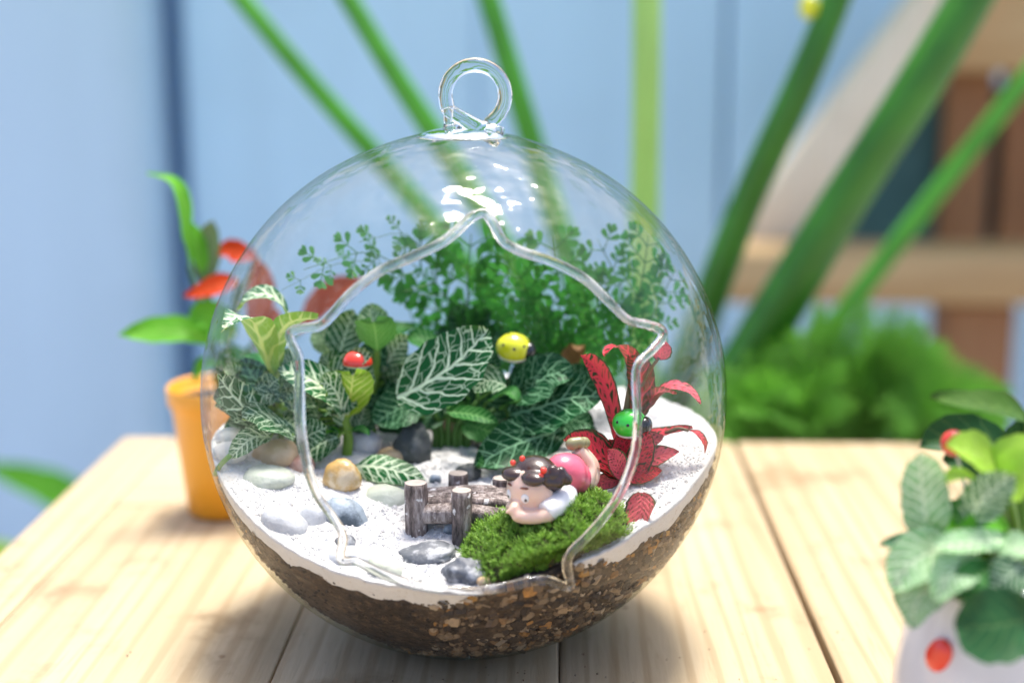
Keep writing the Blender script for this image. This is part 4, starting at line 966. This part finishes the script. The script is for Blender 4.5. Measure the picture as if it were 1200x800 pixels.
# ================================================================== orange pot on the left
pb = PZ(262, 608, 0); pb = V((pb.x-.2, pb.y+1.1, 0)); PH = P(250, 462, pb.y-1.6).z
pot = thing('orange_pot', pb, 'small orange plastic pot standing behind the left of the globe', 'pot')
MB().lathe(pb, [(.02, .02), (1.30, .02), (1.42, .10), (1.62, PH*.4), (1.85, PH*.8), (1.90, PH*.85), (2.02, PH*.87), (2.05, PH*.98), (1.98, PH), (1.90, PH*.98), (1.80, PH*.88), (.02, PH*.86)], 64).build('pot_wall', M['orange_pot'], pot)
MB().lathe(pb, [(1.82, PH*.885), (1.2, PH*.91), (.4, PH*.93), (.01, PH*.93)], 40).build('potting_mix', M['peat'], pot)
def pplant(name, base, label, items, cat='plant', stem='stem'):
    t = thing(name, base, label, cat); sm = MB()
    for pts, wpx, n, mat, kind in items:
        pp = [P(*q) for q in pts]; mb = MB(); leaf(mb, pp, wcm(wpx, pts[0][2]), n, kind, .10, .05, 14, 8, False); mb.build('leaf', M[mat], t)
        m1 = base.lerp(pp[0], .5)+V((0, 0, .3*(pp[0].z-base.z)*.4)); sm.tube(spline([base, m1, pp[0]], 10), .10 if pts[0][2] < 30 else .35, 8)
    sm.build('stem', M[stem], t); return t
pbz = V((pb.x, pb.y, PH*.90)); Y = pb.y
pplant('pot_plant', pbz, 'plant with lime and orange red leaves growing in the orange pot', [
    ([(222, 312, Y-.3), (218, 270, Y-.4), (213, 232, Y-.5), (200, 212, Y-.6), (172, 204, Y-.8)], 26, UPN+V((.3, 0, 0)), 'bright', 'lance'),
    ([(240, 320, Y), (232, 292, Y), (222, 270, Y), (212, 262, Y)], 24, TC, 'bright', 'lance'),
    ([(238, 330, Y+.4), (243, 305, Y+.3), (246, 280, Y+.2), (250, 258, Y)], 34, TC, 'greygreen', 'ovate'),
    ([(280, 330, Y-.6), (262, 332, Y-.8), (240, 340, Y-1.0), (216, 348, Y-1.1)], 28, UPN+V((0, -.7, 0)), 'orange_leaf', 'lance'),
    ([(300, 300, Y+.5), (282, 296, Y+.3), (266, 294, Y+.2), (256, 300, Y)], 28, TC, 'orange_leaf', 'lance'),
    ([(250, 402, Y-.6), (220, 388, Y-1.0), (180, 388, Y-1.2), (140, 394, Y-1.4)], 40, UPN+V((0, -.6, 0)), 'bright', 'lance'),
    ([(268, 400, Y-.4), (256, 380, Y-.6), (240, 372, Y-.8), (226, 382, Y-1.0)], 46, TC, 'bright', 'ovate'),
    ([(300, 400, Y), (304, 360, Y-.2), (308, 330, Y-.3), (300, 300, Y-.4)], 34, TC, 'rust_leaf', 'lance'),
    ([(310, 420, Y-.2), (318, 390, Y-.3), (324, 360, Y-.4)], 34, TC, 'rust_leaf', 'ovate'),
    ([(350, 390, Y+.6), (372, 360, Y+.4), (398, 338, Y+.2), (432, 330, Y)], 34, TC, 'rust_leaf', 'lance'),
    ([(262, 430, Y-.8), (246, 424, Y-1.2), (236, 432, Y-1.5), (228, 448, Y-1.7)], 24, UPN, 'bright', 'ovate'),
    ([(270, 440, Y-.4), (286, 424, Y-.6), (304, 430, Y-.8)], 36, UPN, 'olive', 'ovate'),
    ([(280, 440, Y), (272, 420, Y-.4), (258, 410, Y-.8)], 36, TC, 'fern', 'ovate')], stem='stem_dark')

# ================================================================== white pot on the right
wpb = V((P(1188, 640, -9.5).x, -9.5, 0)); WZ = 6.1
wp = thing('white_pot', wpb, 'rounded white ceramic pot at the right table edge', 'pot')
MB().lathe(wpb, [(.02, .02), (1.6, .02), (1.9, .12), (2.5, 1.2), (2.68, 2.2), (2.66, 3.0), (2.45, 4.2), (2.15, 5.3), (2.05, 5.9), (1.98, WZ), (1.86, 5.95), (1.84, 5.6), (.02, 5.5)], 64).build('pot_wall', M['white_pot'], wp)
MB().lathe(wpb, [(1.85, 5.65), (1.2, 5.75), (.4, 5.8), (.01, 5.8)], 40).build('potting_mix', M['peat'], wp)
base = V((wpb.x, wpb.y, 5.7)); Y = wpb.y
pplant('peperomia_plant', base+V((.4, .5, 0)), 'glossy green and lime leaved plant in the white pot', [
    ([(1206, 492, Y+1.0), (1180, 478, Y+.8), (1140, 472, Y+.6), (1090, 466, Y+.4)], 44, V((.1, -.5, .85)), 'olive', 'ovate'),
    ([(1190, 530, Y+1.8), (1150, 512, Y+1.6), (1110, 510, Y+1.5), (1078, 524, Y+1.4)], 50, TC, 'dark_leaf', 'ovate'),
    ([(1176, 560, Y+.2), (1160, 540, Y-.2), (1136, 528, Y-.5), (1108, 522, Y-.6)], 56, UPN+V((0, -.5, 0)), 'lime', 'ovate'),
    ([(1168, 560, Y), (1180, 540, Y-.2), (1200, 528, Y-.3), (1224, 530, Y-.4)], 50, UPN+V((0, -.5, 0)), 'lime', 'ovate'),
    ([(1160, 590, Y-.3), (1140, 562, Y-.6), (1122, 556, Y-.8), (1106, 566, Y-.9)], 28, UPN, 'lime', 'ovate'),
    ([(1176, 570, Y-.4), (1196, 556, Y-.8), (1220, 560, Y-1.0)], 66, TC, 'lime', 'ovate'),
    ([(1190, 540, Y+1.2), (1200, 512, Y+1.1), (1216, 486, Y+1.0)], 50, TC, 'dark_leaf', 'ovate'),
    ([(1150, 560, Y+1.2), (1130, 540, Y+1.2), (1104, 538, Y+1.2)], 40, TC, 'dark_leaf', 'ovate')])
pplant('fittonia_plant', base+V((-.6, -.5, 0)), 'pale silvery veined leaves spilling over the white pot', [
    ([(1088, 632, Y-.6), (1084, 600, Y-.8), (1080, 566, Y-.9), (1078, 530, Y-1.0)], 62, TC, 'fit_silver', 'round'),
    ([(1136, 612, Y-1.0), (1148, 590, Y-1.2), (1166, 572, Y-1.3), (1190, 556, Y-1.4)], 54, TC, 'fit_pale', 'ovate'),
    ([(1180, 632, Y-1.3), (1150, 634, Y-1.6), (1120, 636, Y-1.8), (1090, 640, Y-2.0)], 36, UPN+V((0, -.4, 0)), 'fit_silver', 'ovate'),
    ([(1170, 640, Y-1.4), (1190, 640, Y-1.7), (1220, 646, Y-1.9)], 40, UPN+V((0, -.4, 0)), 'fit_silver', 'ovate'),
    ([(1120, 640, Y-1.2), (1094, 646, Y-1.6), (1066, 660, Y-1.9), (1044, 692, Y-2.1)], 66, TC+V((.2, 0, .2)), 'fit_silver', 'ovate'),
    ([(1140, 650, Y-1.6), (1130, 660, Y-1.9), (1110, 676, Y-2.2), (1096, 704, Y-2.4)], 52, TC, 'fit_silver', 'ovate'),
    ([(1104, 632, Y-.8), (1080, 630, Y-.9), (1056, 636, Y-1.0), (1030, 640, Y-1.0)], 30, UPN, 'fit_dark', 'ovate'),
    ([(1150, 660, Y-1.4), (1165, 672, Y-1.8), (1186, 690, Y-2.0)], 54, TC, 'fit', 'ovate'),
    ([(1100, 655, Y-.5), (1080, 650, Y-.4), (1062, 654, Y-.3)], 40, TC, 'fit_plain', 'ovate'),
    ([(1110, 650, Y-1.0), (1090, 668, Y-1.2), (1066, 690, Y-1.4), (1058, 720, Y-1.5)], 46, TC, 'fit_silver', 'ovate'),
    ([(1150, 628, Y-.2), (1120, 606, Y-.3), (1100, 598, Y-.3)], 44, TC, 'fit_plain', 'ovate'),
    ([(1160, 680, Y-1.8), (1140, 690, Y-2.0), (1116, 700, Y-2.1)], 44, TC, 'fit_pale', 'ovate'),
    ([(1130, 660, Y-1.6), (1100, 680, Y-1.9), (1074, 706, Y-2.1), (1070, 736, Y-2.2)], 50, TC, 'fit_silver', 'ovate'),
    ([(1160, 665, Y-1.9), (1140, 680, Y-2.2), (1126, 700, Y-2.3)], 46, TC, 'fit_plain', 'ovate'), ([(1200, 660, Y-1.9), (1180, 676, Y-2.2), (1160, 690, Y-2.3)], 50, TC, 'fit', 'ovate'),
    ([(1110, 636, Y-1.2), (1076, 640, Y-1.5), (1040, 664, Y-1.6)], 44, TC, 'fit', 'ovate'), ([(1120, 620, Y-.6), (1092, 612, Y-.7), (1066, 624, Y-.8)], 40, TC, 'bright', 'ovate'),
    ([(1180, 620, Y-1.0), (1160, 610, Y-1.1), (1140, 616, Y-1.2), (1120, 628, Y-1.3)], 30, TC, 'bright', 'lance')])
pplant('hanging_leaf_plant', base+V((.2, -1.2, 0)), 'large dark rounded leaf hanging over the front of the white pot', [
    ([(1208, 724, Y-2.7), (1180, 730, Y-3.0), (1150, 734, Y-3.1), (1118, 730, Y-3.0)], 92, TC, 'dark_leaf', 'round')], stem='stem_dark')
p = P(1118, 519, Y+.6); t = thing('red_bead_ornament', p-V((0, 0, .4)), 'round red bead ornament between the leaves of the white pot', 'ornament')
MB().ell(p, .32, None, 28, 18).build('bead', M['red_matte'], t); MB().tube([p, base+V((-.5, .6, 0))], .04, 8).build('pick', M['cream'], t)
p = P(1099, 769, 0); v_ = ray(1099, 769)
# find the pot shoulder under that sight line
best = None; tt = 25.0
while tt < 50:
    q = CAM+v_*tt; rr_ = math.hypot(q.x-wpb.x, q.y-wpb.y); 
    prf = [(0, 1.6), (1.2, 2.5), (2.2, 2.68), (3.0, 2.66), (4.2, 2.45), (5.3, 2.15), (6.1, 2.0)]
    lim = 0
    for (z0, r0), (z1, r1_) in zip(prf, prf[1:]):
        if z0 <= q.z < z1: lim = r0+(r1_-r0)*(q.z-z0)/(z1-z0)
    if rr_ < lim: best = q; break
    tt += .02
best = best or P(1099, 769, Y-2.6)
t = thing('red_drop_ornament', best, 'shiny red drop shaped ornament stuck on the white pot', 'ornament')
ax = (rx*.8+up*.62).normalized(); od = (best-V((wpb.x, wpb.y, best.z))).normalized(); ax = (ax-od*ax.dot(od)).normalized(); sd = od.cross(ax); M3 = Matrix((sd, od, ax)).transposed()
MB().ell(best, (.33, .20, .42), M3, 28, 18, lambda d: 1 if d.z < 0 else 1+.28*d.z**2).build('drop', M['red_matte'], t)

# ================================================================== background
# tall plant behind the table: long stalks fanning out of one clump
SY = 36.0; hub = P(748, 500, SY)
big = thing('tall_stalk_plant', (hub.x, SY, GZ), 'tall plant whose long green stalks fan out behind the globe', 'plant')
for px, w0, mat, dY in ((283, 28, 'big_stem', 2), (408, 30, 'big_stem', -1), (572, 34, 'big_stem', 3), (757, 40, 'big_stem_backlit', 0), (978, 44, 'big_stem_dark', -3), (1135, 62, 'big_stem_dark', -5), (1270, 26, 'big_stem', 10)):
    px0 = px; top = P(px, 0, SY+dY)
    b0 = V((hub.x+(px-748)*-.008, SY+dY, GZ)); h0 = P(748+(px-748)*.12+(52 if px == 1135 else 40 if px > 1200 else 0), 505 if px < 1100 else 470, SY+dY); r = wcm(w0, SY+dY)/2
    if px == 1135: h0 = P(826, 500, SY+dY)
    if px > 1200: h0 = P(900, 480, SY+dY)
    d = (top-h0); far = top+d*.9+V((0, 6, 0)); end = far+d*.5+V((0, 22, -6))
    low = h0-d*.22; pts = spline([b0, b0.lerp(low, .6), low, h0, h0.lerp(top, .5)+V((.35*math.sin(px*.05), 0, .25)), top, far, end], 46)
    f = lambda q, k: 1+.07*math.cos(q*3)+.10*noise.noise(V((k*9, px*.1, 0)))
    st = MB().tube(pts, [r*(1.25-.65*i/45) for i in range(46)], 14, True, f).build('stalk', M[mat], big)
    mb = MB(); e2 = end+V((d.x*.8, 45, -12)); leaf(mb, [end, end.lerp(e2, .4)+V((0, 0, 7)), e2+V((0, 0, -6))], 16, (0, .3, 1), 'lance', .12, .04, 18, 8, False); mb.build('leaf', M['fit_plain'], big)
t_ = P(948, 8, SY-3.6); MB().ell(t_, (.5, .3, .6), None, 12, 8, lambda d: 1+.4*noise.noise(d*3)).build('bud', M['yellow_g'], big)

# wooden bench frame on the right
BY = 78.0
bp_ = P(1010, 330, BY); bench = thing('wooden_bench', (bp_.x, BY, GZ), 'wooden bench frame with a diagonal brace behind the ferns', 'bench')
def bb(name, x0, y0, x1, y1, d0, d1, mat, bev=.4):
    a, b_ = P(x0, y1, BY+d0), P(x1, y0, BY+d0); MB().box((a.x, BY+d0, a.z), (b_.x, BY+d1, b_.z)).build(name, M[mat], bench, bevel=bev)
bb('seat_beam', 852, 300, 1700, 356, -3, 5, 'bench')
bb('upper_rail', 1075, -60, 1700, 84, 8, 12, 'bench')
bb('back_board', 1100, 70, 1168, 292, 12.5, 14.5, 'bench_dark', .2); bb('back_board', 1168.6, 70, 1242, 292, 12.5, 14.5, 'bench_dark', .2); bb('back_board', 1242.6, 70, 1330, 292, 12.5, 14.5, 'bench_dark', .2)
bb('gap_filler', 985, 100, 1330, 292, 15, 17, 'teal', .2)  # added sheet standing in for the dark green view through the open gap
a, b_ = P(905, 282, BY+4), P(1110, 8, BY+4); ang = math.atan2(b_.z-a.z, b_.x-a.x); ln = (b_-a).length; md = (a+b_)/2
MB().box((md.x-ln*.56, BY+5.2, md.z-2.7), (md.x+ln*.75, BY+9, md.z+2.7), Matrix.Rotation(-ang, 3, 'Y'), md).build('brace', M['bench_pale'], bench, bevel=.4)
for x0, x1 in ((1106, 1188), (1560, 1640)):
    a, b_ = P(x0, 356, BY), P(x1, 356, BY); MB().box((a.x, BY-1, GZ), (b_.x, BY+4, a.z-.02)).build('post', M['bench_dark'], bench, bevel=.3)
a = P(1380, 356, BY); MB().box((a.x, BY+12, GZ), (a.x+5, BY+16.5, P(1380, -60, BY).z)).build('post', M['bench_dark'], bench, bevel=.3)

# feathery ferns behind the table
def bush(px, py, Y, wpx, hpx, label, n, seed):
    rnd = random.Random(seed); x0 = P(px, py, Y).x; base = V((x0, Y, GZ))
    t = thing('feathery_fern', base, label, 'fern', 'feathery ferns behind the table')
    hub = V((x0, Y, P(px, 540, Y).z-3)); MB().tube([base, hub.lerp(base, .5)+V((1, 0, 0)), hub], [1.0, .7, .4], 10).build('stem', M['stem_dark'], t)
    for i in range(n):
        a = rnd.uniform(-1, 1); e = rnd.uniform(.35, 1); tip = P(px+a*wpx/2, py+hpx/2-hpx*e*(1-.35*a*a), Y+rnd.uniform(-5, 4)); tip.y = max(tip.y, 24)
        mid = hub.lerp(tip, .55)+V((0, rnd.uniform(-1, 1), 2.2)); mb = MB(); frond(mb, [hub, mid, tip], rnd.uniform(2.2, 4.0), 18, 4, seed*50+i, False, .085); mb.build('frond', M['bush'], t)
bush(905, 470, 29, 150, 130, 'feathery bright green fern just right of the globe behind the table', 34, 1)
bush(1005, 450, 31, 190, 200, 'feathery bright green fern below the bench beam', 38, 2)
bush(1105, 490, 30, 130, 90, 'feathery bright green fern behind the white pot', 30, 3)
bush(700, 480, 33, 190, 150, 'feathery bright green fern behind the right half of the globe', 12, 4)

# low leafy plants past the left table edge
lp = P(60, 560, 62)
pplant('leafy_plant', V((P(70, 600, 62).x, 62, GZ)), 'broad green leaf beyond the left table edge against the wall', [
    ([(112, 612, 62), (80, 585, 61), (40, 566, 60), (-20, 548, 58)], 52, UPN+V((0, -.4, 0)), 'bright', 'ovate'),
    ([(112, 612, 62), (118, 640, 60), (112, 680, 58)], 50, TC, 'bright', 'ovate'), ([(112, 612, 62), (60, 640, 60), (30, 690, 58)], 50, TC, 'fit_plain', 'ovate')], stem='stem_dark')
pplant('leafy_plant', V((P(10, 700, 45).x, 45, GZ)), 'yellow green leaf at the foot of the left table edge', [
    ([(40, 760, 45), (20, 700, 44), (0, 662, 43), (-50, 640, 42)], 70, UPN+V((0, -.4, 0)), 'lime', 'ovate'),
    ([(40, 760, 45), (-20, 740, 43), (-70, 720, 41)], 70, UPN, 'lime', 'ovate')], stem='stem_dark')

mb = MB(); rd = random.Random(5)
for k in range(150):
    x = rd.uniform(-12, 14); y = rd.uniform(-5.5, 9)
    if math.hypot(x, y) < 3.6: continue
    if rd.random() < .5: x, y = 2.5+rd.gauss(0, 2.2), -4.2+rd.gauss(0, .8)
    kk = rd.uniform(.5, 1.2); grain(mb, V((x, y, .012)), rd.uniform(.012, .04), tuple(c*kk for c in rd.choice([(.20, .10, .05), (.30, .10, .06), (.08, .05, .03), (.4, .3, .2)])))
tag(mb.build('soil_crumbs', M['grain'], origin=(0, 0, 0), smooth=False), 'tiny soil crumbs scattered on the table boards', 'crumbs', kind='stuff')
